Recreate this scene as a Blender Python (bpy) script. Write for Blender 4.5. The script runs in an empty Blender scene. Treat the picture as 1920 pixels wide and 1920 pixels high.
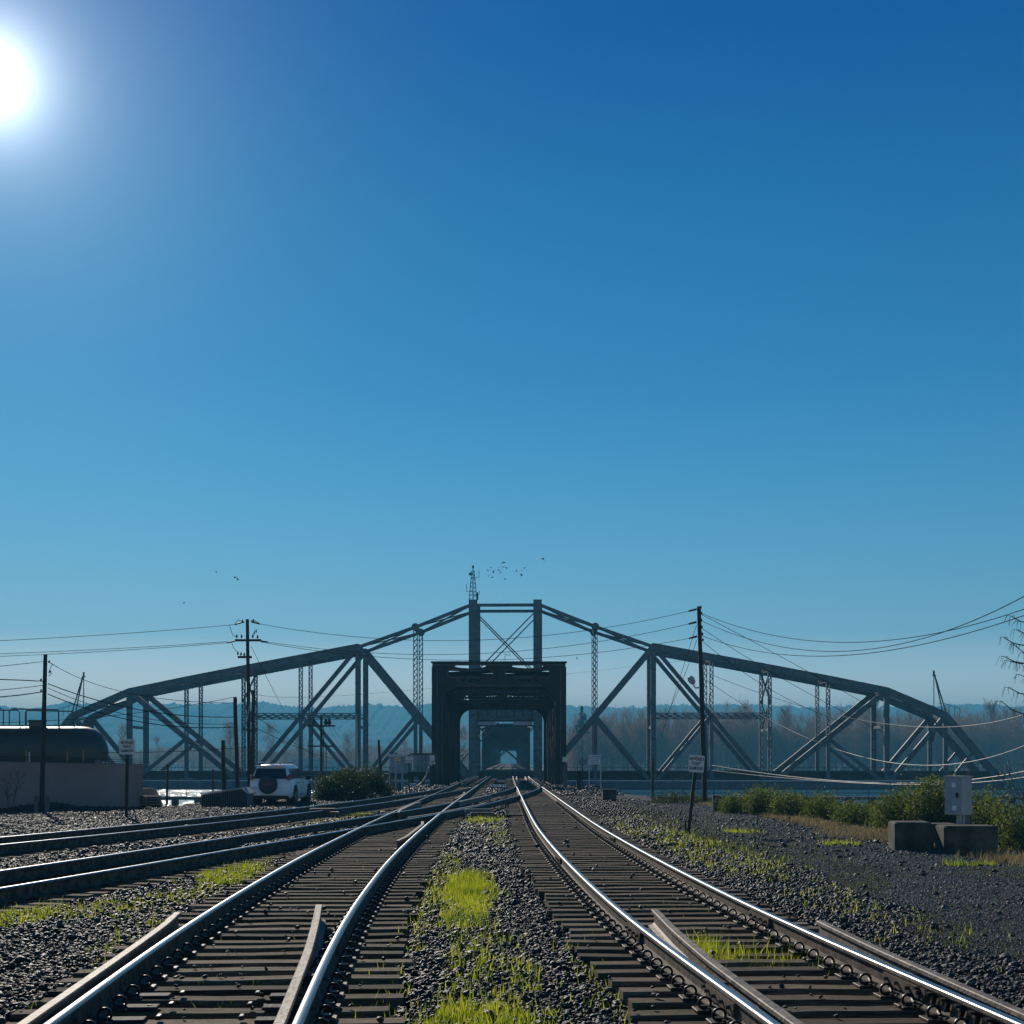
import bpy, math, random
import numpy as np
from mathutils import Vector, Matrix
R = math.radians
random.seed(7); rng = np.random.default_rng(7)
sc = bpy.context.scene
COL = sc.collection

# ------------------------------------------------------------------ camera
F = 2700.0; HOR = 1425.0; EYE = 1.8          # focal length and horizon in photo pixels, eye height
cam_d = bpy.data.cameras.new('camera'); cam = bpy.data.objects.new('camera', cam_d); COL.objects.link(cam)
cam.location = (0, 0, EYE); cam.rotation_euler = (R(90), 0, 0)
cam_d.sensor_width = 36; cam_d.lens = 36*F/1920; cam_d.shift_y = (HOR-960)/1920
cam_d.clip_start = 0.1; cam_d.clip_end = 20000
sc.camera = cam
# ------------------------------------------------------------------ sky + sun
SUN_AZ, SUN_EL = R(-19.9), R(24.0)
SUNV = Vector((math.sin(SUN_AZ)*math.cos(SUN_EL), math.cos(SUN_AZ)*math.cos(SUN_EL), math.sin(SUN_EL)))
world = bpy.data.worlds.new('World'); sc.world = world; world.use_nodes = True
wn = world.node_tree; wn.nodes.clear()
def N(t, ty, **kw):
    n = t.nodes.new(ty)
    for k, v in kw.items(): setattr(n, k, v)
    return n
def lk(t, a, b): t.links.new(a, b)
sky = N(wn, 'ShaderNodeTexSky', sky_type='NISHITA', sun_disc=False, sun_elevation=SUN_EL, sun_rotation=SUN_AZ,
        altitude=0, air_density=1.0, dust_density=0.1, ozone_density=3.0)
# the photograph's sky runs from deep teal blue overhead to a pale band at the horizon: weight the sky texture by elevation
tcw = N(wn, 'ShaderNodeNewGeometry'); sxyz = N(wn, 'ShaderNodeSeparateXYZ'); lk(wn, tcw.outputs['Incoming'], sxyz.inputs[0])
upz = N(wn, 'ShaderNodeMath', operation='MULTIPLY'); upz.inputs[1].default_value = -1; lk(wn, sxyz.outputs['Z'], upz.inputs[0])
ramp = N(wn, 'ShaderNodeValToRGB'); RAMP = [(0.0454, (1.3454, 1.2380, 1.3708)), (0.0860, (0.4735, 0.6939, 0.8388)), (0.1186, (0.3534, 0.6421, 0.7698)), (0.1870, (0.1987, 0.5801, 0.7466)), (0.2547, (0.1105, 0.4992, 0.7180)), (0.3550, (0.0546, 0.4447, 0.6823)), (0.4530, (0.0036, 0.3255, 0.6693))]
while len(ramp.color_ramp.elements) < len(RAMP): ramp.color_ramp.elements.new(0.5)
for el_, (ps_, cl_) in zip(ramp.color_ramp.elements, RAMP): el_.position = ps_; el_.color = (*cl_, 1)
lk(wn, upz.outputs[0], ramp.inputs[0])
tint = N(wn, 'ShaderNodeMix', data_type='RGBA', blend_type='MULTIPLY'); tint.inputs['Factor'].default_value = 1
lk(wn, ramp.outputs[0], tint.inputs['B'])
bg = N(wn, 'ShaderNodeBackground'); bg.inputs['Strength'].default_value = 0.1
geo = N(wn, 'ShaderNodeNewGeometry')
dot = N(wn, 'ShaderNodeVectorMath', operation='DOT_PRODUCT'); dot.inputs[1].default_value = -SUNV
ac = N(wn, 'ShaderNodeMath', operation='ARCCOSINE')
lk(wn, geo.outputs['Incoming'], dot.inputs[0]); lk(wn, dot.outputs['Value'], ac.inputs[0])
def falloff(sig, amp, pw):
    d = N(wn, 'ShaderNodeMath', operation='DIVIDE'); d.inputs[1].default_value = R(sig); lk(wn, ac.outputs[0], d.inputs[0])
    p = N(wn, 'ShaderNodeMath', operation='POWER'); p.inputs[1].default_value = pw; lk(wn, d.outputs[0], p.inputs[0])
    m = N(wn, 'ShaderNodeMath', operation='MULTIPLY'); m.inputs[1].default_value = -1; lk(wn, p.outputs[0], m.inputs[0])
    e = N(wn, 'ShaderNodeMath', operation='EXPONENT'); lk(wn, m.outputs[0], e.inputs[0])
    a = N(wn, 'ShaderNodeMath', operation='MULTIPLY'); a.inputs[1].default_value = amp; lk(wn, e.outputs[0], a.inputs[0])
    return a.outputs[0]
f1, f2, f3 = falloff(1.0, 3.2, 1.1), falloff(3.6, 0.55, 1.0), falloff(10, 0.03, 1.0)
s1 = N(wn, 'ShaderNodeMath', operation='ADD'); lk(wn, f1, s1.inputs[0]); lk(wn, f2, s1.inputs[1])
s2 = N(wn, 'ShaderNodeMath', operation='ADD'); lk(wn, s1.outputs[0], s2.inputs[0]); lk(wn, f3, s2.inputs[1])
dim = falloff(16, -0.20, 1.0); dm1 = N(wn, 'ShaderNodeMath', operation='ADD'); dm1.inputs[1].default_value = 1.0; lk(wn, dim, dm1.inputs[0])
aur = N(wn, 'ShaderNodeBackground'); aur.inputs['Color'].default_value = (0.86, 0.94, 1.0, 1); lk(wn, s2.outputs[0], aur.inputs['Strength'])
add = N(wn, 'ShaderNodeAddShader'); wout = N(wn, 'ShaderNodeOutputWorld')
lk(wn, sky.outputs[0], tint.inputs['A']); vsc = N(wn, 'ShaderNodeVectorMath', operation='SCALE'); lk(wn, tint.outputs['Result'], vsc.inputs[0]); lk(wn, dm1.outputs[0], vsc.inputs['Scale']); lk(wn, vsc.outputs[0], bg.inputs['Color'])
lk(wn, bg.outputs[0], add.inputs[0]); lk(wn, aur.outputs[0], add.inputs[1]); lk(wn, add.outputs[0], wout.inputs['Surface'])
sun_d = bpy.data.lights.new('sun', 'SUN'); sun_d.energy = 4.2; sun_d.angle = R(0.53); sun_d.color = (1.0, 0.91, 0.77)
sun = bpy.data.objects.new('sun', sun_d); COL.objects.link(sun); sun.rotation_euler = SUNV.to_track_quat('Z', 'Y').to_euler()
sun.location = (-20, 60, 40)
sc.view_settings.view_transform = 'Standard'; sc.view_settings.look = 'None'
sc.view_settings.exposure = 0.0; sc.view_settings.gamma = 1.0; sc.view_settings.use_curve_mapping = False

# ------------------------------------------------------------------ helpers
def P(px, py, Y):
    """a point of the place, from its bearing in the photograph and its distance"""
    return Vector(((px-960)/F*Y, Y, EYE+(HOR-py)/F*Y))
def lerp(a, b, t): return a+(b-a)*t
OFF = {}
def tag(o, label=None, cat=None, group=None, kind=None):
    if label: o['label'] = label
    if cat: o['category'] = cat
    if group: o['group'] = group
    if kind: o['kind'] = kind
    return o
def thing(name, label, cat, loc=(0, 0, 0), rotz=0, group=None):
    o = bpy.data.objects.new(name, None); COL.objects.link(o); o.location = loc; o.rotation_euler = (0, 0, rotz)
    o.empty_display_size = 0.3
    OFF[o.name] = Vector((0, 0, 0)) if rotz else Vector(loc)
    return tag(o, label, cat, group)
def link(name, me, parent=None, loc=None):
    o = bpy.data.objects.new(name, me); COL.objects.link(o)
    if parent is not None: o.parent = parent; OFF[o.name] = Vector((0, 0, 0))+OFF.get(parent.name, Vector())
    if loc is not None: o.location = loc
    return o
class MB:
    def __init__(s): s.v = []; s.f = []; s.m = []; s.mats = []; s.cur = 0
    def use(s, m):
        if m not in s.mats: s.mats.append(m)
        s.cur = s.mats.index(m); return s
    def face(s, pts):
        b = len(s.v); s.v += [tuple(p) for p in pts]; s.f.append(tuple(range(b, b+len(pts)))); s.m.append(s.cur); return s
    def raw(s, vs, fs):
        b = len(s.v); s.v += [tuple(p) for p in vs]; s.f += [tuple(i+b for i in f) for f in fs]; s.m += [s.cur]*len(fs); return s
    def frame(s, c, ax, ay, az):
        c = Vector(c); vs = []
        for i in (-1, 1):
            for j in (-1, 1):
                for k in (-1, 1): vs.append(c+ax*i+ay*j+az*k)
        return s.raw(vs, [(0, 1, 3, 2), (4, 6, 7, 5), (0, 4, 5, 1), (2, 3, 7, 6), (0, 2, 6, 4), (1, 5, 7, 3)])
    def box(s, c, sz, rz=0, rx=0, ry=0):
        M = Matrix.Rotation(rz, 3, 'Z') @ Matrix.Rotation(rx, 3, 'X') @ Matrix.Rotation(ry, 3, 'Y')
        return s.frame(c, M @ Vector((sz[0]/2, 0, 0)), M @ Vector((0, sz[1]/2, 0)), M @ Vector((0, 0, sz[2]/2)))
    def cbox(s, c, sz, ch, rz=0):
        """box with chamfered edges on top and sides"""
        M = Matrix.Rotation(rz, 3, 'Z'); x, y, z = sz[0]/2, sz[1]/2, sz[2]/2; c = Vector(c); vs = []
        for (zz, k) in ((-z, 0), (z-ch, 0), (z, ch)):
            a, b = x-k, y-k; cc = ch
            for (u, w) in ((-a+cc, -b), (a-cc, -b), (a, -b+cc), (a, b-cc), (a-cc, b), (-a+cc, b), (-a, b-cc), (-a, -b+cc)):
                vs.append(c+M @ Vector((u, w, zz)))
        fs = [tuple(range(7, -1, -1)), tuple(range(16, 24))]
        for r_ in (0, 8):
            for i in range(8): fs.append((r_+i, r_+(i+1) % 8, r_+8+(i+1) % 8, r_+8+i))
        return s.raw(vs, fs)
    def beam(s, p, q, a, b, n=None):
        p, q = Vector(p), Vector(q); d = q-p; L = d.length
        if L < 1e-6: return s
        d /= L
        if n is None: n = Vector((0, 0, 1)) if abs(d.z) < 0.9 else Vector((0, 1, 0))
        n = Vector(n); n = (n-d*n.dot(d)).normalized(); t = d.cross(n)
        return s.frame((p+q)/2, d*L/2, t*a/2, n*b/2)
    def laced(s, p, q, a, b, n, pitch=0.5, t=0.09, lw=0.07):
        """built-up member: two channels joined by zigzag lacing on both faces"""
        p, q = Vector(p), Vector(q); d = q-p; L = d.length; d /= L
        n = Vector(n); n = (n-d*n.dot(d)).normalized(); w = d.cross(n)
        for sg in (-1, 1): s.beam(p+w*sg*(a-t)/2, q+w*sg*(a-t)/2, t, b, n)
        k = max(2, int(L/pitch))
        for face in (-1, 1):
            for i in range(k):
                sg = 1 if i % 2 else -1
                A = p+d*(L*i/k)+w*sg*(a/2-t)+n*face*(b/2+0.012); B = p+d*(L*(i+1)/k)-w*sg*(a/2-t)+n*face*(b/2+0.012)
                s.beam(A, B, lw, 0.02, n)
        return s
    def tube(s, path, r, n=6, cap=True):
        path = [Vector(p) for p in path]; rr = r if isinstance(r, (list, tuple)) else [r]*len(path)
        rings = []; prev = None
        for i, p in enumerate(path):
            d = (path[min(i+1, len(path)-1)]-path[max(i-1, 0)]).normalized()
            if prev is None:
                u = d.cross(Vector((0, 0, 1)))
                if u.length < 0.2: u = d.cross(Vector((0, 1, 0)))
            else: u = prev-d*prev.dot(d)
            u.normalize(); prev = u; w = d.cross(u)
            rings.append([p+(u*math.cos(2*math.pi*k/n)+w*math.sin(2*math.pi*k/n))*rr[i] for k in range(n)])
        vs = [x for r_ in rings for x in r_]; fs = []
        for i in range(len(path)-1):
            for k in range(n): fs.append((i*n+k, i*n+(k+1) % n, (i+1)*n+(k+1) % n, (i+1)*n+k))
        if cap: fs += [tuple(range(n-1, -1, -1)), tuple(range((len(path)-1)*n, len(path)*n))]
        return s.raw(vs, fs)
    def cyl(s, c0, c1, r0, r1=None, n=16): return s.tube([c0, c1], [r0, r0 if r1 is None else r1], n)
    def sweep(s, prof, path, cap=True):
        """prof: list of (across, up); path: list of points on a level line"""
        n = len(prof); vs = []
        for i, p in enumerate(path):
            p = Vector(p); d = Vector(path[min(i+1, len(path)-1)])-Vector(path[max(i-1, 0)]); d.normalize()
            w = Vector((d.y, -d.x, 0)).normalized()
            vs += [p+w*a+Vector((0, 0, b)) for a, b in prof]
        fs = []
        for i in range(len(path)-1):
            for k in range(n): fs.append((i*n+k, i*n+(k+1) % n, (i+1)*n+(k+1) % n, (i+1)*n+k))
        if cap: fs += [tuple(range(n)), tuple(range(len(vs)-1, len(vs)-n-1, -1))]
        return s.raw(vs, fs)
    def loft(s, rings, cap=True):
        n = len(rings[0]); vs = [x for r_ in rings for x in r_]; fs = []
        for i in range(len(rings)-1):
            for k in range(n): fs.append((i*n+k, i*n+(k+1) % n, (i+1)*n+(k+1) % n, (i+1)*n+k))
        if cap: fs += [tuple(range(n-1, -1, -1)), tuple(range((len(rings)-1)*n, len(rings)*n))]
        return s.raw(vs, fs)
    def mesh(s, name, mat=None, off=Vector((0, 0, 0)), smooth=False):
        me = bpy.data.meshes.new(name); o = off
        me.from_pydata([(a-o.x, b-o.y, c-o.z) for a, b, c in s.v], [], s.f)
        if s.mats:
            for m in s.mats: me.materials.append(m)
            me.polygons.foreach_set('material_index', s.m)
        elif mat: me.materials.append(mat)
        if smooth:
            me.polygons.foreach_set('use_smooth', [True]*len(me.polygons))
            try: me.set_sharp_from_angle(angle=R(40))
            except Exception: pass
        me.update(); return me
    def build(s, name, mat=None, parent=None, smooth=False):
        off = OFF.get(parent.name, Vector()) if parent is not None else Vector()
        return link(name, s.mesh(name, mat, off, smooth), parent)
def copy_tree(o, parent=None):
    c = o.copy(); COL.objects.link(c); c.parent = parent
    for ch in list(o.children): copy_tree(ch, c)
    return c
def curve_mesh(loops, depth):
    """flat plate with holes from closed outlines, as a mesh in XY extruded along Z"""
    cu = bpy.data.curves.new('plate', 'CURVE'); cu.dimensions = '2D'; cu.fill_mode = 'BOTH'; cu.extrude = depth/2
    for lp in loops:
        sp = cu.splines.new('POLY'); sp.points.add(len(lp)-1)
        for i, (x, y) in enumerate(lp): sp.points[i].co = (x, y, 0, 1)
        sp.use_cyclic_u = True
    return eval_curve(cu)
def eval_curve(cu):
    ob = bpy.data.objects.new('tmp', cu); COL.objects.link(ob); bpy.context.view_layer.update()
    dg = bpy.context.evaluated_depsgraph_get(); me = bpy.data.meshes.new_from_object(ob.evaluated_get(dg))
    bpy.data.objects.remove(ob); bpy.data.curves.remove(cu); return me
def plate_xz(mb, loops, thick, Y):
    me = curve_mesh(loops, thick)
    mb.raw([Vector((v.co.x, Y+v.co.z, v.co.y)) for v in me.vertices], [tuple(p.vertices) for p in me.polygons])
    bpy.data.meshes.remove(me)
def text_xz(mb, txt, size, cx, cz, Y, M=None, spacing=1.0, squash=1.0):
    cu = bpy.data.curves.new('txt', 'FONT'); cu.body = txt; cu.size = size; cu.align_x = 'CENTER'; cu.align_y = 'CENTER'
    cu.extrude = 0.002; cu.space_character = spacing; cu.offset = size*0.018
    me = eval_curve(cu)
    mb.raw([Vector((cx+v.co.x*squash, Y-v.co.z, cz+v.co.y)) for v in me.vertices], [tuple(reversed(p.vertices)) for p in me.polygons])
    bpy.data.meshes.remove(me)

# ------------------------------------------------------------------ materials
def mat(name, c1, c2=None, rough=0.7, metal=0.0, scale=3.0, bump=0.0, bscale=None, stretch=None, spec=0.5, trans=0.0, rnd=0.0, detail=6, coords='Object', contrast=(0.35, 0.65), c3=None):
    m = bpy.data.materials.new(name); m.use_nodes = True; t = m.node_tree; bs = t.nodes['Principled BSDF']
    bs.inputs['Roughness'].default_value = rough; bs.inputs['Metallic'].default_value = metal
    bs.inputs['Specular IOR Level'].default_value = spec
    c2 = c2 or tuple(x*0.7 for x in c1)
    tc = N(t, 'ShaderNodeTexCoord'); mp = N(t, 'ShaderNodeMapping'); lk(t, tc.outputs[coords], mp.inputs[0])
    if stretch: mp.inputs['Scale'].default_value = stretch
    nz = N(t, 'ShaderNodeTexNoise'); nz.inputs['Scale'].default_value = scale; nz.inputs['Detail'].default_value = detail; lk(t, mp.outputs[0], nz.inputs['Vector'])
    cr = N(t, 'ShaderNodeValToRGB'); cr.color_ramp.elements[0].position, cr.color_ramp.elements[1].position = contrast
    cr.color_ramp.elements[0].color = (*c2, 1); cr.color_ramp.elements[1].color = (*c1, 1); lk(t, nz.outputs['Fac'], cr.inputs[0])
    out = cr.outputs[0]
    if c3:
        n3 = N(t, 'ShaderNodeTexNoise'); n3.inputs['Scale'].default_value = 1.1; n3.inputs['Detail'].default_value = 7; n3.inputs['Roughness'].default_value = .7
        g3 = N(t, 'ShaderNodeNewGeometry'); lk(t, g3.outputs['Position'], n3.inputs['Vector'])
        m3 = N(t, 'ShaderNodeMapRange'); m3.inputs['From Min'].default_value = .5; m3.inputs['From Max'].default_value = .68; m3.inputs['To Max'].default_value = .8; lk(t, n3.outputs['Fac'], m3.inputs['Value'])
        x3 = N(t, 'ShaderNodeMix', data_type='RGBA'); lk(t, m3.outputs[0], x3.inputs['Factor']); lk(t, out, x3.inputs['A']); x3.inputs['B'].default_value = (*c3, 1); out = x3.outputs['Result']
    if rnd:
        oi = N(t, 'ShaderNodeObjectInfo'); mr = N(t, 'ShaderNodeMapRange'); mr.inputs['To Min'].default_value = 1-rnd; mr.inputs['To Max'].default_value = 1+rnd
        lk(t, oi.outputs['Random'], mr.inputs['Value'])
        mu = N(t, 'ShaderNodeMix', data_type='RGBA', blend_type='MULTIPLY'); mu.inputs['Factor'].default_value = 1
        lk(t, out, mu.inputs['A']); lk(t, mr.outputs[0], mu.inputs['B']); out = mu.outputs['Result']
    lk(t, out, bs.inputs['Base Color'])
    if bump:
        b = N(t, 'ShaderNodeBump'); b.inputs['Strength'].default_value = bump; b.inputs['Distance'].default_value = 0.02
        n2 = N(t, 'ShaderNodeTexNoise'); n2.inputs['Scale'].default_value = bscale or scale*4; n2.inputs['Detail'].default_value = 8; lk(t, mp.outputs[0], n2.inputs['Vector'])
        lk(t, n2.outputs['Fac'], b.inputs['Height']); lk(t, b.outputs[0], bs.inputs['Normal'])
    if trans:
        tr = N(t, 'ShaderNodeBsdfTranslucent'); lk(t, out, tr.inputs['Color']); mx = N(t, 'ShaderNodeMixShader'); mx.inputs[0].default_value = trans
        lk(t, bs.outputs[0], mx.inputs[1]); lk(t, tr.outputs[0], mx.inputs[2]); lk(t, mx.outputs[0], t.nodes['Material Output'].inputs['Surface'])
    return m
M_steel = mat('silver_grey_paint', (0.10, 0.125, 0.155), (0.05, 0.06, 0.075), rough=0.6, scale=0.9, bump=0.3, bscale=6, stretch=(1, 1, 0.35), detail=9)
M_steel2 = mat('silver_grey_paint_rust', (0.10, 0.11, 0.12), (0.04, 0.034, 0.03), rough=0.65, scale=1.3, bump=0.3, bscale=6, detail=9)
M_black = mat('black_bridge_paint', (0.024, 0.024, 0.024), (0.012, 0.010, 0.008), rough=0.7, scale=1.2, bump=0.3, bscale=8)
M_darkgirder = mat('dark_floor_steel', (0.035, 0.035, 0.038), (0.018, 0.016, 0.015), rough=0.8, scale=1)
M_railside = mat('rail_rust', (0.17, 0.125, 0.09), (0.045, 0.033, 0.025), rough=0.8, spec=0.2, scale=9, bump=0.4, bscale=60, detail=9)
M_railhead = mat('rail_polished', (0.29, 0.30, 0.32), (0.18, 0.185, 0.195), rough=0.33, metal=1.0, scale=5, stretch=(14, 0.5, 1))
M_guard = mat('guard_rail_dull', (0.26, 0.205, 0.16), (0.09, 0.062, 0.045), rough=0.65, metal=0.15, scale=6, bump=0.6, bscale=30, detail=10)
M_tie = mat('creosoted_timber', (0.27, 0.195, 0.13), (0.045, 0.031, 0.021), rough=0.85, spec=0.15, c3=(0.11, 0.105, 0.04), scale=7, bump=0.9, bscale=14, stretch=(0.6, 9, 9), rnd=0.6, detail=10, contrast=(0.3, 0.7))
M_plate = mat('tie_plate_steel', (0.06, 0.04, 0.028), (0.022, 0.015, 0.011), rough=0.6, metal=0.3, scale=12, bump=0.3)
M_clip = mat('clip_steel', (0.028, 0.023, 0.020), (0.012, 0.010, 0.009), rough=0.42, metal=0.5, scale=12)
M_wood = mat('weathered_pole', (0.055, 0.04, 0.03), (0.022, 0.017, 0.014), rough=0.85, scale=3, bump=0.6, bscale=8, stretch=(6, 6, 0.4))
M_conc = mat('concrete', (0.21, 0.20, 0.18), (0.11, 0.105, 0.095), rough=0.9, scale=3, bump=0.7, bscale=14, detail=10)
M_concdark = mat('mossy_concrete', (0.11, 0.10, 0.08), (0.028, 0.028, 0.02), rough=0.95, scale=2.5, bump=0.8, bscale=12, detail=10)
M_wall = mat('stucco_wall', (0.32, 0.235, 0.215), (0.24, 0.175, 0.16), rough=0.95, scale=0.7, bump=0.5, bscale=20, detail=10)
M_tank = mat('tank_black', (0.06, 0.05, 0.042), (0.03, 0.026, 0.023), rough=0.5, scale=1.2, bump=0.1, stretch=(0.4, 1, 1))
M_white = mat('white_paint', (0.86, 0.87, 0.88), (0.80, 0.81, 0.82), rough=0.3, scale=2)
M_signw = mat('sign_white', (0.72, 0.70, 0.70), (0.55, 0.53, 0.52), rough=0.4, scale=9)
M_ink = mat('sign_black', (0.02, 0.02, 0.022), rough=0.5)
M_glass = mat('dark_glass', (0.012, 0.016, 0.02), (0.008, 0.01, 0.012), rough=0.06, spec=0.8)
M_glassl = mat('side_glass', (0.10, 0.14, 0.17), (0.07, 0.10, 0.12), rough=0.08, spec=0.9)
M_rubber = mat('rubber', (0.02, 0.02, 0.02), rough=0.85)
M_red = mat('red_lens', (0.55, 0.02, 0.03), (0.35, 0.01, 0.02), rough=0.15)
M_redp = mat('red_print', (0.22, 0.04, 0.05), rough=0.5)
M_navy = mat('spare_cover', (0.025, 0.032, 0.05), rough=0.55)
M_chrome = mat('alloy', (0.5, 0.5, 0.52), rough=0.3, metal=0.9)
M_galv = mat('galvanised', (0.42, 0.44, 0.46), (0.30, 0.32, 0.34), rough=0.5, scale=5)
M_cab = mat('cabinet_beige', (0.50, 0.48, 0.45), (0.42, 0.40, 0.37), rough=0.5, scale=4)
M_corr = mat('shed_metal', (0.17, 0.19, 0.21), (0.11, 0.13, 0.145), rough=0.5, scale=2)
M_wire = mat('black_wire', (0.025, 0.025, 0.027), rough=0.95, spec=0.05)
M_cable = mat('silver_cable', (0.36, 0.33, 0.315), rough=0.6, metal=0.1)
M_insul = mat('insulator', (0.03, 0.027, 0.03), rough=0.65)
M_green = mat('green_mesh', (0.045, 0.12, 0.10), (0.03, 0.085, 0.075), rough=0.7)
M_hut = mat('hut_siding', (0.36, 0.42, 0.46), (0.27, 0.32, 0.36), rough=0.7, scale=1.5)
M_house = mat('machinery_house_siding', (0.12, 0.14, 0.165), (0.07, 0.08, 0.095), rough=0.8, scale=2)
M_bark = mat('bare_bark', (0.10, 0.08, 0.07), (0.05, 0.042, 0.038), rough=0.9, scale=2)
M_yellow = mat('yellow_paint', (0.5, 0.3, 0.05), rough=0.6)
M_bird = mat('bird_feathers', (0.03, 0.03, 0.035), rough=0.8)
M_grating = mat('steel_grating', (0.45, 0.45, 0.46), (0.25, 0.25, 0.26), rough=0.35, metal=0.8, scale=4)
M_rubble = mat('rust_cover', (0.17, 0.08, 0.06), (0.07, 0.04, 0.035), rough=0.6, scale=5)

def leaf_mat(name, ca, cb, cc, trans=0.5, rough=0.55, scale=1.2):
    m = bpy.data.materials.new(name); m.use_nodes = True; t = m.node_tree; bs = t.nodes['Principled BSDF']
    bs.inputs['Roughness'].default_value = rough; bs.inputs['Specular IOR Level'].default_value = 0.35
    tc = N(t, 'ShaderNodeTexCoord'); nz = N(t, 'ShaderNodeTexNoise'); nz.inputs['Scale'].default_value = scale; nz.inputs['Detail'].default_value = 5
    lk(t, tc.outputs['Object'], nz.inputs['Vector'])
    n3 = N(t, 'ShaderNodeTexWhiteNoise', noise_dimensions='1D'); at = N(t, 'ShaderNodeAttribute', attribute_name='rnd'); lk(t, at.outputs['Fac'], n3.inputs['W'])
    ad = N(t, 'ShaderNodeMath', operation='MULTIPLY_ADD'); ad.inputs[1].default_value = 0.5; lk(t, n3.outputs['Value'], ad.inputs[0]); 
    sb = N(t, 'ShaderNodeMath', operation='SUBTRACT'); sb.inputs[1].default_value = 0.25; lk(t, nz.outputs['Fac'], sb.inputs[0]); lk(t, sb.outputs[0], ad.inputs[2])
    cr = N(t, 'ShaderNodeValToRGB'); e = cr.color_ramp.elements; e[0].position = 0.25; e[0].color = (*ca, 1); e[1].position = 0.75; e[1].color = (*cc, 1)
    x = e.new(0.5); x.color = (*cb, 1); lk(t, ad.outputs[0], cr.inputs[0]); lk(t, cr.outputs[0], bs.inputs['Base Color'])
    tr = N(t, 'ShaderNodeBsdfTranslucent'); lk(t, cr.outputs[0], tr.inputs['Color'])
    mx = N(t, 'ShaderNodeMixShader'); mx.inputs[0].default_value = trans
    lk(t, bs.outputs[0], mx.inputs[1]); lk(t, tr.outputs[0], mx.inputs[2]); lk(t, mx.outputs[0], t.nodes['Material Output'].inputs['Surface'])
    return m
M_grass = leaf_mat('grass_blades', (0.13, 0.20, 0.015), (0.36, 0.44, 0.02), (0.64, 0.60, 0.05), 0.7)
M_moss = leaf_mat('low_weeds', (0.035, 0.05, 0.008), (0.08, 0.11, 0.012), (0.20, 0.22, 0.02), 0.5)
M_leaf = leaf_mat('shrub_leaves', (0.04, 0.075, 0.014), (0.10, 0.15, 0.025), (0.24, 0.24, 0.04), 0.62)
M_leafd = leaf_mat('bush_leaves', (0.02, 0.036, 0.011), (0.05, 0.075, 0.018), (0.12, 0.13, 0.035), 0.5)
M_dry = leaf_mat('dry_grass', (0.14, 0.10, 0.05), (0.26, 0.20, 0.10), (0.34, 0.28, 0.15), 0.5)
M_twig = leaf_mat('winter_twigs', (0.13, 0.08, 0.05), (0.22, 0.13, 0.08), (0.38, 0.18, 0.08), 0.35, 0.9, 0.05)
M_twigo = leaf_mat('ochre_leaves', (0.14, 0.09, 0.04), (0.22, 0.15, 0.06), (0.28, 0.19, 0.09), 0.4, 0.9, 0.1)
M_ever = leaf_mat('evergreen', (0.02, 0.035, 0.02), (0.035, 0.055, 0.03), (0.05, 0.07, 0.035), 0.2, 0.9, 0.1)

# ------------------------------------------------------------------ ground, water, hills
def eg_right(y): return np.interp(y, [-60, 30, 40, 48, 61, 66, 83, 106], [10.4, 10.4, 10.1, 9.8, 9.2, 7.6, 6.2, 5.6])
def eg_left(y): return np.interp(y, [56, 58, 62, 67, 71, 85, 108], [-22.0, -13.6, -12.9, -11.8, -10.4, -7.4, -6.8])
# track centre lines (x, y), rail top z = 0.2
TR = {
 'L': [(-0.62, -14), (-0.98, -6), (-1.33, 0), (-1.79, 5), (-2.07, 8.8), (-2.26, 11.5), (-2.42, 14.3), (-2.57, 18), (-2.74, 24), (-2.86, 34), (-2.93, 47), (-2.95, 66), (-2.93, 100), (-2.90, 142)],
 'R': [(3.75, -14), (3.28, -6), (2.93, 0), (2.60, 5), (2.37, 8.8), (2.12, 12.1), (1.95, 14.8), (1.83, 17.3), (1.66, 22), (1.50, 28), (1.36, 36), (1.26, 50), (1.15, 70), (0.98, 100), (0.85, 142)],
 'T1': [(-18.5, 0), (-14.3, 15), (-12.2, 21), (-9.85, 30), (-8.35, 37), (-6.95, 45), (-5.55, 55), (-4.6, 64), (-3.85, 73), (-3.25, 82), (-3.0, 90), (-2.94, 96)],
 'T2': [(-11.7, -2), (-9.9, 5), (-8.35, 12), (-6.65, 21), (-5.27, 29), (-4.2, 35.5), (-3.05, 42.5), (-1.95, 50.5), (-1.2, 57.5), (-0.3, 67), (0.55, 78), (1.0, 88), (1.06, 94)],
}
def smooth_path(pts, step):
    pts = [Vector((a, b, 0)) for a, b in pts]; out = []
    n = len(pts)
    for i in range(n-1):
        p0, p1, p2, p3 = pts[max(i-1, 0)], pts[i], pts[i+1], pts[min(i+2, n-1)]
        k = max(2, int((p2-p1).length/0.25))
        m1 = (p2-p0)*((p2-p1).length/max((p2-p0).length, 1e-6)); m2 = (p3-p1)*((p2-p1).length/max((p3-p1).length, 1e-6))
        for j in range(k):
            t = j/k; t2, t3 = t*t, t*t*t
            out.append(p1*(2*t3-3*t2+1)+m1*(t3-2*t2+t)+p2*(-2*t3+3*t2)+m2*(t3-t2))
    out.append(pts[-1])
    for _ in range(60):
        out = [out[0]]+[(out[i-1]+out[i]*2+out[i+1])/4 for i in range(1, len(out)-1)]+[out[-1]]
    res = [out[0].copy()]; acc = 0
    for a, b in zip(out, out[1:]):
        L = (b-a).length
        while acc+L >= step:
            a = a+(b-a)*((step-acc)/L); res.append(a.copy()); L = (b-a).length; acc = 0
        acc += L
    return res
PATH = {k: smooth_path(v, 0.25) for k, v in TR.items()}
def center_x(k, y): 
    p = PATH[k]; return np.interp(y, [q.y for q in p], [q.x for q in p], left=-99 if k[0] == 'T' else None, right=-99 if k[0] == 'T' else None)
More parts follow.
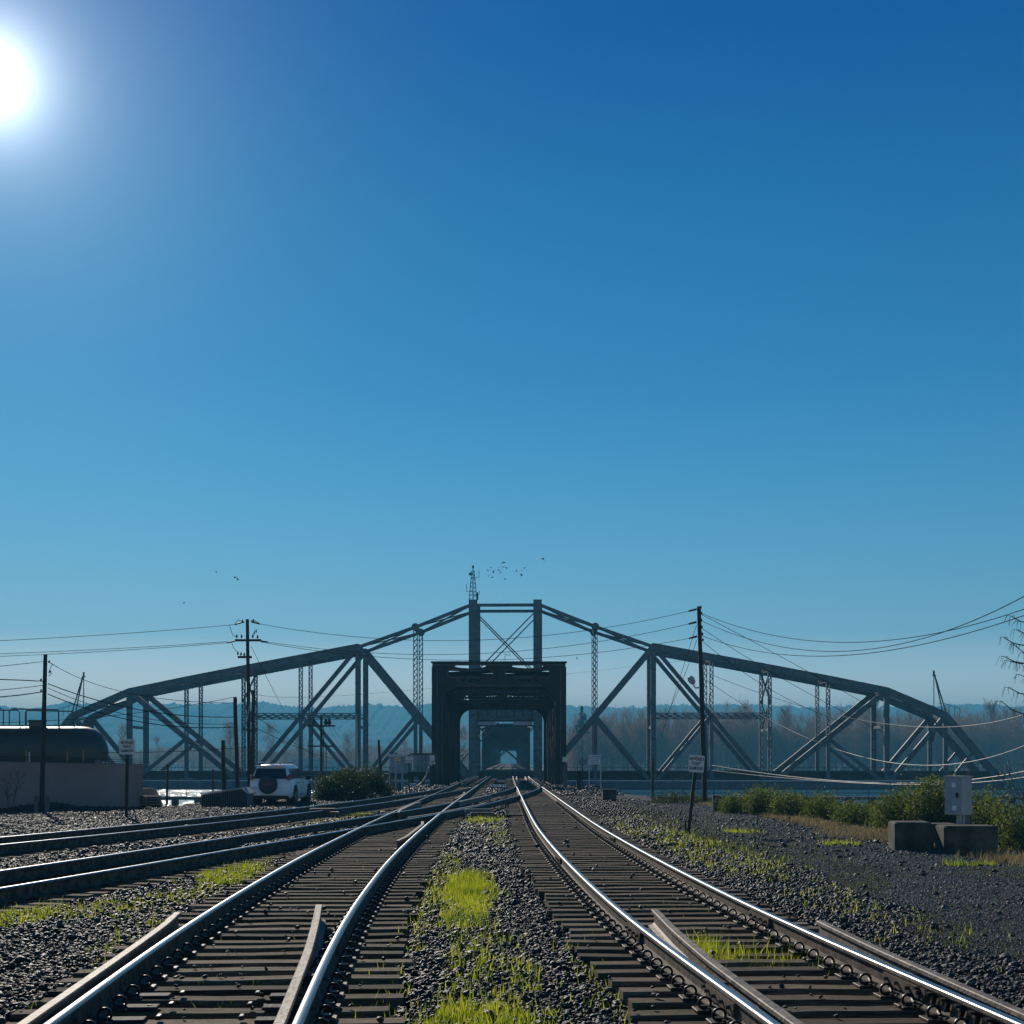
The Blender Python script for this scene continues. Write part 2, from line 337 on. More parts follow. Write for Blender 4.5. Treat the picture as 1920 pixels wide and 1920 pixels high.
from mathutils import noise as mnoise
def vnoise(x, y, s):
    """cheap smooth 2-D noise on arrays"""
    x = np.asarray(x)*s; y = np.asarray(y)*s
    xi, yi = np.floor(x).astype(np.int64), np.floor(y).astype(np.int64); xf, yf = x-xi, y-yi
    u, v = xf*xf*(3-2*xf), yf*yf*(3-2*yf)
    def h(a, b):
        n = (a*374761393+b*668265263) & 0xffffffff; n = ((n ^ (n >> 13))*1274126177) & 0xffffffff
        return ((n ^ (n >> 16)) & 0xffff)/65535.0
    return (h(xi, yi)*(1-u)+h(xi+1, yi)*u)*(1-v)+(h(xi, yi+1)*(1-u)+h(xi+1, yi+1)*u)*v
def ground_z(x, y):
    x = np.asarray(x, float); y = np.asarray(y, float)
    yl = np.where(x < -23, 97.0, np.where(x < -12.6, 58.0, 66.0))
    dl = np.minimum(np.maximum(y-yl, 0), np.maximum(eg_left(y)-x, 0))
    d = np.maximum.reduce([dl, x-eg_right(y), y-107, np.zeros_like(x), -62-x])
    z = -0.06-np.minimum(d*0.62, 12.5)+(vnoise(x, y, 0.35)-0.5)*0.06+(vnoise(x, y, 1.3)-0.5)*0.03
    dt = np.full(x.shape, 99.0)
    for k in PATH: dt = np.minimum(dt, np.abs(x-center_x(k, y)))
    z -= 0.07*np.clip((1.55-dt)/0.3, 0, 1)
    z += 0.25*np.exp(-(((x+18.2)/2.4)**2+((y-53.8)/1.0)**2))*(vnoise(x, y, 2.2)+0.2)
    return z
gm = bpy.data.materials.new('gravel_ground'); gm.use_nodes = True; t = gm.node_tree; bs = t.nodes['Principled BSDF']
bs.inputs['Roughness'].default_value = 0.95; bs.inputs['Specular IOR Level'].default_value = 0.12
tc = N(t, 'ShaderNodeTexCoord')
vor = N(t, 'ShaderNodeTexVoronoi'); vor.inputs['Scale'].default_value = 19; lk(t, tc.outputs['Object'], vor.inputs['Vector'])
vo2 = N(t, 'ShaderNodeTexVoronoi', feature='DISTANCE_TO_EDGE'); vo2.inputs['Scale'].default_value = 19; lk(t, tc.outputs['Object'], vo2.inputs['Vector'])
cr = N(t, 'ShaderNodeValToRGB'); cr.color_ramp.elements[0].color = (0.005, 0.005, 0.0045, 1); cr.color_ramp.elements[1].color = (0.09, 0.08, 0.07, 1)
e = cr.color_ramp.elements.new(0.72); e.color = (0.026, 0.026, 0.028, 1)
spk = N(t, 'ShaderNodeTexNoise'); spk.inputs['Scale'].default_value = 7.5; spk.inputs['Detail'].default_value = 4; spk.inputs['Roughness'].default_value = 0.9; lk(t, tc.outputs['Object'], spk.inputs['Vector'])
spm = N(t, 'ShaderNodeMapRange'); spm.inputs['From Min'].default_value = 0.36; spm.inputs['From Max'].default_value = 0.68; spm.inputs['To Min'].default_value = -0.35; spm.inputs['To Max'].default_value = 0.45; lk(t, spk.outputs['Fac'], spm.inputs['Value'])
spa = N(t, 'ShaderNodeMath', operation='ADD'); spx = N(t, 'ShaderNodeSeparateXYZ'); lk(t, vor.outputs['Color'], spx.inputs[0]); lk(t, spx.outputs['X'], spa.inputs[0]); lk(t, spm.outputs[0], spa.inputs[1])
lk(t, spa.outputs[0], cr.inputs[0])
big = N(t, 'ShaderNodeTexNoise'); big.inputs['Scale'].default_value = 0.35; big.inputs['Detail'].default_value = 7; lk(t, tc.outputs['Object'], big.inputs['Vector'])
# pale gravel of the yard on the far left, moss on the right
sep = N(t, 'ShaderNodeSeparateXYZ'); lk(t, tc.outputs['Object'], sep.inputs[0])
pl = N(t, 'ShaderNodeAttribute', attribute_name='pale'); ms = N(t, 'ShaderNodeAttribute', attribute_name='moss'); yd = N(t, 'ShaderNodeAttribute', attribute_name='yard'); dr = N(t, 'ShaderNodeAttribute', attribute_name='dry')
def mixc(t, fac, a, bcol, mode='MIX'):
    m = N(t, 'ShaderNodeMix', data_type='RGBA', blend_type=mode); lk(t, fac, m.inputs['Factor']); lk(t, a, m.inputs['A'])
    if isinstance(bcol, tuple): m.inputs['B'].default_value = (*bcol, 1)
    else: lk(t, bcol, m.inputs['B'])
    return m.outputs['Result']
cr2 = N(t, 'ShaderNodeValToRGB'); cr2.color_ramp.elements[0].color = (0.02, 0.018, 0.017, 1); cr2.color_ramp.elements[1].color = (0.20, 0.175, 0.155, 1); lk(t, vor.outputs['Color'], cr2.inputs[0])
cr3 = N(t, 'ShaderNodeValToRGB'); cr3.color_ramp.elements[0].color = (0.02, 0.02, 0.023, 1); cr3.color_ramp.elements[1].color = (0.32, 0.31, 0.30, 1); e3 = cr3.color_ramp.elements.new(.6); e3.color = (.09, .088, .086, 1); lk(t, spa.outputs[0], cr3.inputs[0])
c = mixc(t, pl.outputs['Fac'], cr.outputs[0], cr2.outputs[0]); c = mixc(t, yd.outputs['Fac'], c, cr3.outputs[0])
fine = N(t, 'ShaderNodeTexNoise'); fine.inputs['Scale'].default_value = 3.2; fine.inputs['Detail'].default_value = 9; fine.inputs['Roughness'].default_value = 0.75; lk(t, tc.outputs['Object'], fine.inputs['Vector'])
def masked(attr, lo, hi):
    a = N(t, 'ShaderNodeMath', operation='ADD'); lk(t, attr, a.inputs[0]); lk(t, fine.outputs['Fac'], a.inputs[1])
    m = N(t, 'ShaderNodeMapRange'); m.inputs['From Min'].default_value = lo; m.inputs['From Max'].default_value = hi; lk(t, a.outputs[0], m.inputs['Value']); return m.outputs[0]
c = mixc(t, masked(ms.outputs['Fac'], 0.95, 1.15), c, (0.075, 0.10, 0.018))
c = mixc(t, masked(dr.outputs['Fac'], 0.95, 1.2), c, (0.20, 0.16, 0.09))
dk = N(t, 'ShaderNodeMapRange'); dk.inputs['From Min'].default_value = 0; dk.inputs['From Max'].default_value = 0.25; dk.inputs['To Min'].default_value = 0.45; lk(t, vo2.outputs['Distance'], dk.inputs['Value'])
mu = N(t, 'ShaderNodeMix', data_type='RGBA', blend_type='MULTIPLY'); mu.inputs['Factor'].default_value = 1; lk(t, c, mu.inputs['A']); lk(t, dk.outputs[0], mu.inputs['B'])
lk(t, mu.outputs['Result'], bs.inputs['Base Color'])
bp = N(t, 'ShaderNodeBump'); bp.inputs['Strength'].default_value = 1.0; bp.inputs['Distance'].default_value = 0.03
lk(t, vor.outputs['Distance'], bp.inputs['Height']); bp.invert = True; lk(t, bp.outputs[0], bs.inputs['Normal'])
def grid_mesh(name, xs, ys, zf, material):
    X, Y = np.meshgrid(xs, ys); Z = zf(X, Y); nx, ny = len(xs), len(ys)
    v = np.stack([X.ravel(), Y.ravel(), Z.ravel()], 1)
    i = np.arange((ny-1)*(nx-1)); a = (i//(nx-1))*nx+i % (nx-1)
    f = np.stack([a, a+1, a+nx+1, a+nx], 1)
    me = bpy.data.meshes.new(name); me.vertices.add(len(v)); me.vertices.foreach_set('co', v.ravel())
    me.loops.add(len(f)*4); me.loops.foreach_set('vertex_index', f.ravel().astype(np.int32)); me.polygons.add(len(f))
    me.polygons.foreach_set('loop_start', np.arange(len(f), dtype=np.int32)*4)
    me.polygons.foreach_set('use_smooth', np.ones(len(f), dtype=bool)); me.update(calc_edges=True); me.validate()
    me.materials.append(material); return me, X.ravel(), Y.ravel()
# the world points where green shows: (x, y, rx, ry, strength)
MOSS = [(3.6, 47, 1.4, 14, .45), (4.2, 32, 1.0, 7, .5), (4.8, 23.5, 1.0, 3.5, .45), (6.1, 60, 2.2, 10, .35), (8.1, 25.4, 0.8, 0.8, 1.0), (9.0, 27.5, 1.8, 2.6, .4),
        (-0.5, 31, 0.9, 3.5, .3), (-1.0, 43, 0.7, 3.0, .55), (-0.2, 27, 0.35, 5, .3), (7.4, 38, 1.2, 3, .4), (5.9, 37, 0.6, 1.2, .4), (7.0, 31.5, 0.7, .8, .5), (0.6, 19, .5, 5, .2),
        (-5.5, 44, .9, 4, .3), (-4.5, 22.5, .8, 3, .5), (-5.3, 17.5, 1.0, 2, .4), (-0.6, 20, 0.5, 4, .55), (-0.25, 12, .5, 4, .4)]
DRY = [(9.2, 33, 1.2, 6, .5), (8.7, 45, 0.9, 8, .5), (7.6, 35, 0.9, 3, .3), (9.4, 26, 1.0, 4, .35), (8.4, 58, .8, 6, .4), (-1.2, 68, 3, 12, .15)]
def blob(X, Y, L):
    r = np.zeros_like(X)
    for (x, y, a, b, s) in L: r = np.maximum(r, s*np.clip(1.25-np.sqrt(((X-x)/a)**2+((Y-y)/b)**2), 0, 1)*1.3)
    return r
xs = np.concatenate([np.arange(-70, -12, 1.0), np.arange(-12, 12, 0.3), np.arange(12, 40, 1.0)]); ys = np.concatenate([np.arange(-30, 60, 0.5), np.arange(60, 130, 0.8)])
me, GX, GY = grid_mesh('ground', xs, ys, ground_z, gm)
def fattr(me, name, vals, dom='POINT'):
    a = me.attributes.new(name, 'FLOAT', dom); a.data.foreach_set('value', np.asarray(vals, dtype=np.float32))
fattr(me, 'moss', blob(GX, GY, MOSS)); fattr(me, 'dry', blob(GX, GY, DRY))
fattr(me, 'yard', np.clip((GX-4.6)/1.2, 0, 1))
fattr(me, 'pale', np.clip((-(GX)-6-(52-GY)*0.28)/2.0, 0, 1)*np.clip((GY-36)/6, 0, 1)*(GX < -6))
tag(link('ground', me), kind='structure')

# water
wm = bpy.data.materials.new('river_water'); wm.use_nodes = True; t = wm.node_tree; bs = t.nodes['Principled BSDF']
bs.inputs['Base Color'].default_value = (0.015, 0.03, 0.04, 1); bs.inputs['Roughness'].default_value = 0.12; bs.inputs['IOR'].default_value = 1.33
tc = N(t, 'ShaderNodeTexCoord'); mp = N(t, 'ShaderNodeMapping'); mp.inputs['Scale'].default_value = (0.25, 0.45, 1); lk(t, tc.outputs['Object'], mp.inputs[0])
nz = N(t, 'ShaderNodeTexNoise'); nz.inputs['Scale'].default_value = 1.2; nz.inputs['Detail'].default_value = 8; nz.inputs['Roughness'].default_value = 0.65; lk(t, mp.outputs[0], nz.inputs['Vector'])
bp = N(t, 'ShaderNodeBump'); bp.inputs['Strength'].default_value = 0.8; bp.inputs['Distance'].default_value = 1.0; lk(t, nz.outputs['Fac'], bp.inputs['Height']); lk(t, bp.outputs[0], bs.inputs['Normal'])
mb = MB(); mb.face([(-2900, -90, -9), (2900, -90, -9), (2900, 3900, -9), (-2900, 3900, -9)])
tag(mb.build('river_water', wm), kind='structure')
# far land and hills
M_land = mat('far_land', (0.07, 0.075, 0.04), (0.045, 0.05, 0.03), rough=1, scale=0.01)
M_hill = mat('wooded_hill', (0.035, 0.045, 0.03), (0.02, 0.028, 0.02), rough=1, scale=0.02, bump=0)
mb = MB()
def slab(pts, z0, z1):
    n = len(pts); mb.raw([(x, y, z0) for x, y in pts]+[(x, y, z1) for x, y in pts], [tuple(range(n, 2*n))]+[(i, (i+1) % n, n+(i+1) % n, n+i) for i in range(n)])
slab([(20, 610), (26, 570), (120, 560), (600, 590), (2800, 700), (2800, 3850), (-2800, 3850), (-2800, 1150), (-900, 1000), (-300, 1000), (-40, 930), (10, 760)], -10, -6.5)
tag(mb.build('far_shore', M_land), kind='structure')
def hill_profile(px):
    base = np.interp(px, [-600, -100, 0, 60, 120, 250, 330, 490, 560, 620, 700, 800, 960, 1100, 1200, 1240, 1350, 1420, 1480, 1560, 1700, 1810, 1900, 2100, 2600],
                     [1335, 1318, 1325, 1330, 1319, 1317, 1322, 1317, 1325, 1326, 1321, 1322, 1320, 1325, 1327, 1322, 1320, 1322, 1326, 1325, 1327, 1320, 1325, 1318, 1330])
    return base
YH = 3600
xs = np.linspace(-1850, 1950, 2100); px = xs/YH*F+960
jag = (vnoise(xs, xs*0+3, 0.07)-.5)*7+(vnoise(xs, xs*0+9, 0.25)-.5)*6+(rng.random(len(xs))-.5)*3
topz = EYE+(HOR-hill_profile(px))/F*YH+jag
def hz(X, Y):
    u = np.clip((Y-(YH-900))/900, 0, 1); tz = np.interp(X, xs, topz)
    z = lerp(-7, 1, 0)+u**0.8*(tz+7)*(0.93+0.07*u)+(vnoise(X, Y, 0.012)-.5)*34*u*(1-u)*2+(vnoise(X, Y, 0.05)-.5)*14*(1-u)*u*2
    return np.where(Y > YH+1, tz*0.8, z)
ysr = np.concatenate([np.linspace(YH-900, YH, 60), [YH+150]])
me, _, _ = grid_mesh('wooded_hills', xs, ysr, hz, M_hill); tag(link('wooded_hills', me), kind='structure')

# ------------------------------------------------------------------ railway tracks
HEAD = [(-0.0375, 0.148), (-0.0365, 0.170), (-0.0295, 0.1805), (-0.017, 0.1858), (0.0, 0.1875), (0.017, 0.1858), (0.0295, 0.1805), (0.0365, 0.170), (0.0375, 0.148)]
RAILP = [(-0.0745, 0.0), (-0.0745, 0.012), (-0.03, 0.024), (-0.010, 0.045), (-0.009, 0.14)]+HEAD+[(0.009, 0.14), (0.010, 0.045), (0.03, 0.024), (0.0745, 0.012), (0.0745, 0.0)]
RAILP = [(a, b-0.1875) for a, b in RAILP]      # top at 0
def offset_path(path, d):
    out = []
    for i, p in enumerate(path):
        t_ = path[min(i+1, len(path)-1)]-path[max(i-1, 0)]; t_.normalize(); out.append(p+Vector((t_.y, -t_.x, 0))*d)
    return out
RT = 0.2
GUARDP = [(-0.0745, 0.0), (-0.0745, 0.012), (-0.03, 0.024), (-0.010, 0.045), (-0.009, 0.138), (-0.0375, 0.150), (-0.0375, 0.179), (-0.031, 0.186), (0.031, 0.186), (0.0375, 0.179), (0.0375, 0.150), (0.009, 0.138), (0.010, 0.045), (0.03, 0.024), (0.0745, 0.012), (0.0745, 0.0)]
GUARDP = [(a, b-0.186) for a, b in GUARDP]
def rail_obj(name, pts, parent, top=RT, dull=False, label=None):
    mb = MB(); pts = [Vector((p[0], p[1], top)) for p in pts]
    n = len(RAILP); mb.use(M_guard if dull else M_railside).sweep(GUARDP if dull else RAILP, pts)
    if not dull:
        mb.use(M_railhead); idx = mb.mats.index(M_railhead)
        for k in range(len(mb.f)):
            q = mb.f[k]
            if len(q) == 4 and all(6 <= (i % n) <= 12 for i in q): mb.m[k] = idx
    o = mb.build(name, None, parent, smooth=not dull)
    if label: o['label'] = label
    return o
TIE_MESH = []
for k in range(7):
    L = 2.72+random.uniform(-.08, .08); mb = MB()
    segs = 6; rings = []
    for i in range(segs+1):
        x = -L/2+L*i/segs; w = 0.115+random.uniform(-.006, .006); zt = random.uniform(-.007, .007); ch = 0.012
        rings.append([(x, -w, -0.17), (x, -w, -ch+zt), (x, -w+ch, zt), (x, w*random.uniform(-.2, .2), zt-random.uniform(0.0, 0.006)), (x, w-ch, zt), (x, w, -ch+zt), (x, w, -0.17)])
    mb.loft([[Vector(p) for p in r_] for r_ in rings]); TIE_MESH.append(mb.mesh('tie', M_tie))
mb = MB(); mb.cbox((0, 0, 0.009), (0.36, 0.19, 0.018), 0.004)
for sx in (-1, 1): mb.box((sx*0.085, 0, 0.024), (0.02, 0.15, 0.016))
PLATE = mb.mesh('tie_plate', M_plate)
mb = MB(); mb.tube([(0.0+0.045*math.cos(a), 0.0, 0.035+0.045*math.sin(a)) for a in np.linspace(R(-50), R(200), 9)], 0.0105, 6)
mb.tube([(-0.042, -0.05, 0.04), (-0.042, 0.0, 0.022), (-0.03, 0.05, 0.03)], 0.0105, 5)
mb.tube([(0.035, -0.045, 0.02), (0.03, 0, 0.0)], 0.011, 5); mb.box((0.0, 0, 0.01), (0.07, 0.06, 0.022))
CLIP = mb.mesh('rail_clip', M_clip, smooth=True)
mb = MB()
for (x, y) in ((-.14, -.05), (-.14, .05), (.14, .05)): mb.cbox((x, y, 0.012), (0.032, 0.032, 0.022), 0.006)
SPIKE = mb.mesh('spike', M_clip)
G = 0.7555
def put(name, me, parent, loc, rz):
    o = bpy.data.objects.new(name, me); COL.objects.link(o); o.parent = parent; o.location = loc; o.rotation_euler = (0, 0, rz); return o
TIES = {}
def frozen(me, loc, rz):
    M = Matrix.Translation(loc) @ Matrix.Rotation(rz, 4, 'Z'); return [M @ v.co for v in me.vertices], [tuple(p.vertices) for p in me.polygons]
def track(key, label, tie_from, tie_to, near_plates, clips, y0=None, y1=None, ties=True):
    path = [p for p in PATH[key] if (y0 is None or p.y >= y0) and (y1 is None or p.y <= y1)]
    mid = path[len(path)//2]; T = thing('railway_track', label, 'railway track', (mid.x, mid.y, 0))
    O = OFF[T.name]
    for sg in (-1, 1): rail_obj('rail', offset_path(path, sg*G), T)
    rest = MB(); rest2 = MB(); np_ = 0; TIES[key] = []
    for i in range(0, len(path)-2, 2):
        p = path[i]
        if not (tie_from <= p.y <= tie_to): continue
        d = (path[i+1]-path[max(i-1, 0)]); rz = math.atan2(-d.x, d.y)+random.uniform(-.022, .022)
        if key[0] == 'T': 
            near = min(abs(p.x-center_x(k, p.y)) for k in ('L', 'R'))
            if near < 2.3: continue
        q = Vector((p.x+random.uniform(-.07, .07), p.y+random.uniform(-.02, .02), RT-0.1875-0.02+random.uniform(-.006, .002)))
        TIES[key].append((q.x, q.y, rz))
        tie = put('tie', random.choice(TIE_MESH), T, q-O, rz+(math.pi if random.random() < .5 else 0))
        w = Vector((math.cos(rz), math.sin(rz), 0)); c = Vector((p.x, p.y, RT-0.1875-0.018))
        for sg in (-1, 1):
            a = c+w*sg*G
            if p.y > 60: continue
            if p.y > 6 and np_ < 290:
                np_ += 1; put('tie_plate', PLATE, T, a-O, rz)
                for s2 in (-1, 1):
                    if clips:
                        put('rail_clip', CLIP, T, a+w*s2*0.105+Vector((0, 0, 0.018))-O, rz+(math.pi if s2 < 0 else 0))
                if not clips: put('spike', SPIKE, T, a+Vector((0, 0, .006))-O, rz)
            elif p.y > 6: rest.raw(*frozen(PLATE, a, rz))
    if rest.v: o = rest.build('tie_plate', M_plate, T); o['kind'] = 'stuff'
    return T
TL = track('L', 'left main track, polished rails curving from lower left to the portal', 4, 106, 90, True)
TRr = track('R', 'right main track, rings of rail clips beside its rails, curving to the portal', 4, 106, 90, True)
T1 = track('T1', 'farther of the two side tracks coming from the left edge, nearer the concrete wall', 3, 96, 40, False)
T2 = track('T2', 'nearer side track, crossing the left main track at the diamond', 3, 94, 40, False)
def interp_rail(pts, n=40):
    pts = smooth_pts(pts); return pts
def smooth_pts(pts, step=0.15, it=14):
    out = []
    for a, b in zip(pts, pts[1:]):
        a, b = Vector((*a, 0)), Vector((*b, 0)); k = max(1, int((b-a).length/step))
        out += [a+(b-a)*j/k for j in range(k)]
    out.append(Vector((*pts[-1], 0)))
    for _ in range(it): out = [out[0]]+[(out[i-1]+out[i]*2+out[i+1])/4 for i in range(1, len(out)-1)]+[out[-1]]
    return out
def railx(key, sg, y): return float(center_x(key, y))+sg*G
def guard(label, parent, spec):
    pts = [(railx(k, sg, y)+d, y) for (k, sg, y, d) in spec]
    for (k, sg, y0_, d0), (_k, _s, y1_, d1) in zip(spec[:2], spec[1:3]):
        if label:
            for u in (.35, .75):
                y = y0_+(y1_-y0_)*u; d = d0+(d1-d0)*u; x = railx(k, sg, y)+d/2; MB().box((x, y, RT-.10), (abs(d)-.03, .12, .07)).cyl((x-.12, y, RT-.10), (x+.12, y, RT-.10), .014, n=6).build('spacer_block', M_railside, parent)
    return rail_obj('guard_rail', smooth_pts(pts), parent, top=RT+0.006, dull=True, label=label)
guard('dull guard rail flaring outside the left running rail', TL, [('L', -1, 3, -.12), ('L', -1, 8, -.14), ('L', -1, 12, -.17), ('L', -1, 14, -.22), ('L', -1, 15.1, -.30)])
guard('dull guard rail bending away inside the right running rail', TL, [('L', 1, 3, -.10), ('L', 1, 8.7, -.10), ('L', 1, 12, -.17), ('L', 1, 14.2, -.28), ('L', 1, 15.9, -.40)])
guard('dull guard rail bending away inside the left running rail', TRr, [('R', -1, 3, .12), ('R', -1, 8.8, .12), ('R', -1, 11.5, .17), ('R', -1, 13.6, .26), ('R', -1, 15.4, .36)])
guard('dull guard rail outside the right running rail', TRr, [('R', 1, 3, .12), ('R', 1, 9, .14), ('R', 1, 12, .22), ('R', 1, 14.3, .32)])
# diamond wings and guards round the crossings
guard(None, TL, [('L', 1, 28.5, -.22), ('L', 1, 30, -.14), ('L', 1, 36, -.11), ('L', 1, 37.5, -.2)])
guard(None, TL, [('L', -1, 44, .2), ('L', -1, 46, .1), ('L', -1, 53, .1), ('L', -1, 55, .2)])
guard(None, TL, [('L', 1, 60, -.2), ('L', 1, 62, -.1), ('L', 1, 70, -.1), ('L', 1, 72, -.2)])
guard(None, T2, [('T2', 1, 40, -.2), ('T2', 1, 43, -.11), ('T2', 1, 52, -.11), ('T2', 1, 54, -.2)])
guard(None, T2, [('T2', -1, 55, .2), ('T2', -1, 57, .12), ('T2', -1, 64, .12), ('T2', -1, 66, .2)])
guard(None, TRr, [('R', -1, 98, .25), ('R', -1, 100, .35), ('R', -1, 142, .33)]); guard(None, TRr, [('R', 1, 98, -.25), ('R', 1, 100, -.35), ('R', 1, 142, -.33)])
guard(None, TL, [('L', -1, 96, .3), ('L', -1, 98, .35), ('L', -1, 142, .33)]); guard(None, TL, [('L', 1, 96, -.3), ('L', 1, 98, -.35), ('L', 1, 142, -.33)])
# rail joints with joint bars on the right track
for (k, T, sg, y) in (('R', TRr, -1, 14.2), ('R', TRr, -1, 24.6), ('R', TRr, 1, 15.4), ('R', TRr, 1, 31), ('R', TRr, -1, 10.2), ('L', TL, 1, 13.3), ('R', TRr, 1, 10.8)):
    x = railx(k, sg, y); d = (railx(k, sg, y+.5)-railx(k, sg, y-.5)); rz = math.atan2(-d, 1)
    mb = MB(); 
    for s2 in (-1, 1):
        mb.box((x+s2*0.03, y, RT-0.095), (0.028, 0.9, 0.085), rz)
        for j in (-.35, -.12, .12, .35): mb.cyl((x+s2*0.04-d*-j, y+j, RT-0.09), (x+s2*0.075+d*j, y+j, RT-0.09), 0.016, n=6)
    mb.build('joint_bar', M_railside, T)
# slick slide plates under the nearest part of the left track, and braces on the right one
M_slick = mat('greased_steel', (0.05, 0.055, 0.06), (0.012, 0.012, 0.012), rough=0.75, metal=0.0, spec=0.15, scale=9, bump=0.5, bscale=20)
for (tx, ty, rz) in TIES['L']:
    if 7.6 < ty < 11.3:
        for sg in (-1, 1):
            x = railx('L', sg, ty)-sg*.30*(1 if sg > 0 else 1); MB().cbox((x+sg*.06, ty, RT-.1875-.004), (.27, .15, .022), .005, rz).build('slide_plate', M_slick, TL)
            MB().cbox((x-sg*.17, ty, RT-.172), (.035, .10, .03), .006, rz).build('brace_block', M_clip, TL)
for k in range(7):
    y = 8.9+k*.26; x = railx('R', 1, y)-.035; MB().box((x, y, RT-.10), (.03, .035, .085), 0, R(38)).box((x-.02, y+.03, RT-.06), (.04, .06, .02)).build('rail_brace', M_clip, TRr)
# crossing plates
def switch_machine(loc, label, rz, m1):
    T = thing('switch_machine', label, 'switch machine', loc); o = Vector(loc)
    mb = MB(); mb.cbox(o+Vector((0, 0, .10)), (0.75, 0.55, 0.16), .03, rz); mb.build('motor_cover', m1, T)
    mb = MB(); mb.cbox(o+Vector((-.12, -.28, .25)), (0.85, 0.34, 0.1), .03, rz); mb.build('gear_cover', m1, T)
    mb = MB(); mb.box(o+Vector((.2, .1, .02)), (1.5, .25, .06), rz); mb.build('base_plate', M_plate, T)
    mb = MB(); mb.tube([o+Vector((-.5, -.05, .02)), o+Vector((-.55, -.05, .22)), o+Vector((-.42, -.05, .30))], .025, 6); mb.build('hand_lever', M_galv, T)
    mb = MB(); mb.tube([o+Vector((.4, .1, .07)), o+Vector((1.5, .12, .07))], .025, 6); mb.build('throw_rod', M_plate, T)
switch_machine((-5.95, 46.5, -.05), 'rusty brown switch machine box between the two side tracks beside a mossy patch', .1, M_rubble)
switch_machine((-.95, 46.0, -.05), 'grey double lidded switch machine on the ballast in the middle of the picture', .05, M_conc)
# grating between the tracks by the portal
T = thing('walkway_grating', 'shiny steel grating laid between the two main tracks at the portal', 'grating', (-1.0, 99, -.02))
mb = MB()
for i in range(9): mb.box((-1.55+i*.14, 99, .035), (.03, 11, .05))
mb.build('bearing_bars', M_grating, T); mb = MB()
for i in range(12): mb.box((-1.0, 93.6+i*.98, .03), (1.25, .06, .04))
mb.build('cross_bars', M_grating, T)

# ------------------------------------------------------------------ ballast stones, grass (stuff)
def in_view(x, y, mx=1.6, top=None):
    return (np.abs(x) < 0.3556*y+mx) & (y > 6.5)
def dist_tracks(x, y):
    d = np.full(x.shape, 99.0)
    for k in PATH: d = np.minimum(d, np.abs(x-center_x(k, y)))
    return d
def on_tie(x, y, m=0.10):
    hit = np.zeros(x.shape, bool)
    for k, L in TIES.items():
        if not L: continue
        A = np.array(L); ordr = np.argsort(A[:, 1]); A = A[ordr]
        # tie y at this x: tie centre y + slope*(x-xc)
        j = np.clip(np.searchsorted(A[:, 1], y), 1, len(A)-1)
        for dj in (-2, -1, 0, 1):
            q = np.clip(j+dj, 0, len(A)-1); yc = A[q, 1]+np.tan(A[q, 2])*(x-A[q, 0])
            hit |= (np.abs(x-A[q, 0]) < 1.38) & (np.abs(y-yc) < m)
    return hit
def on_rail(x, y):
    hit = np.zeros(x.shape, bool)
    for k in PATH:
        c_ = center_x(k, y)
        for sg in (-1, 1): hit |= np.abs(x-c_-sg*G) < 0.10
    return hit
def scatter(n, x0, x1, y0, y1, p=1.0):
    x = rng.uniform(x0, x1, n); y = rng.uniform(y0, y1, n); k = in_view(x, y); return x[k], y[k]
PX, PY, PS = [], [], []
def stones(dens, y0, y1, s0, s1, xlim=(-16, 10.2), keep=None):
    xa, xb = max(xlim[0], -0.3556*y1-1.6), min(xlim[1], .3556*y1+1.6)
    x, y = scatter(int(dens*(xb-xa)*(y1-y0)), xa, xb, y0, y1)
    k = (x < eg_right(y)-.1); x, y = x[k], y[k]
    dt = dist_tracks(x, y)
    p = np.where(dt < 1.35, 0.55, 1.0); p = np.where(on_rail(x, y), 0, p); k = rng.random(len(x)) < p; x, y = x[k], y[k]
    ot = on_tie(x, y); k = (~ot) | (rng.random(len(x)) < 0.03); x, y = x[k], y[k]
    if keep is not None: k = keep(x, y); x, y = x[k], y[k]
    PX.append(x); PY.append(y); PS.append((s0+(s1-s0)*rng.random(len(x))**1.4)*np.exp(rng.normal(0, .25, len(x))))
near_ball = lambda x, y: (x < 4.9+1.6*(vnoise(x, y, .5)-.5)) | (rng.random(len(x)) < .04)
stones(760, 6.5, 12, .015, .029, keep=near_ball); stones(620, 12, 18, .016, .031, keep=near_ball); stones(330, 18, 28, .021, .036, keep=near_ball)
stones(150, 28, 45, .028, .046, keep=lambda x, y: (x < 4.2) | (rng.random(len(x)) < .1)); stones(110, 45, 70, .022, .042, xlim=(-20, 6), keep=lambda x, y: (x < 4.5) | (rng.random(len(x)) < .2)); stones(16, 75, 104, .05, .08, xlim=(-9, 6))
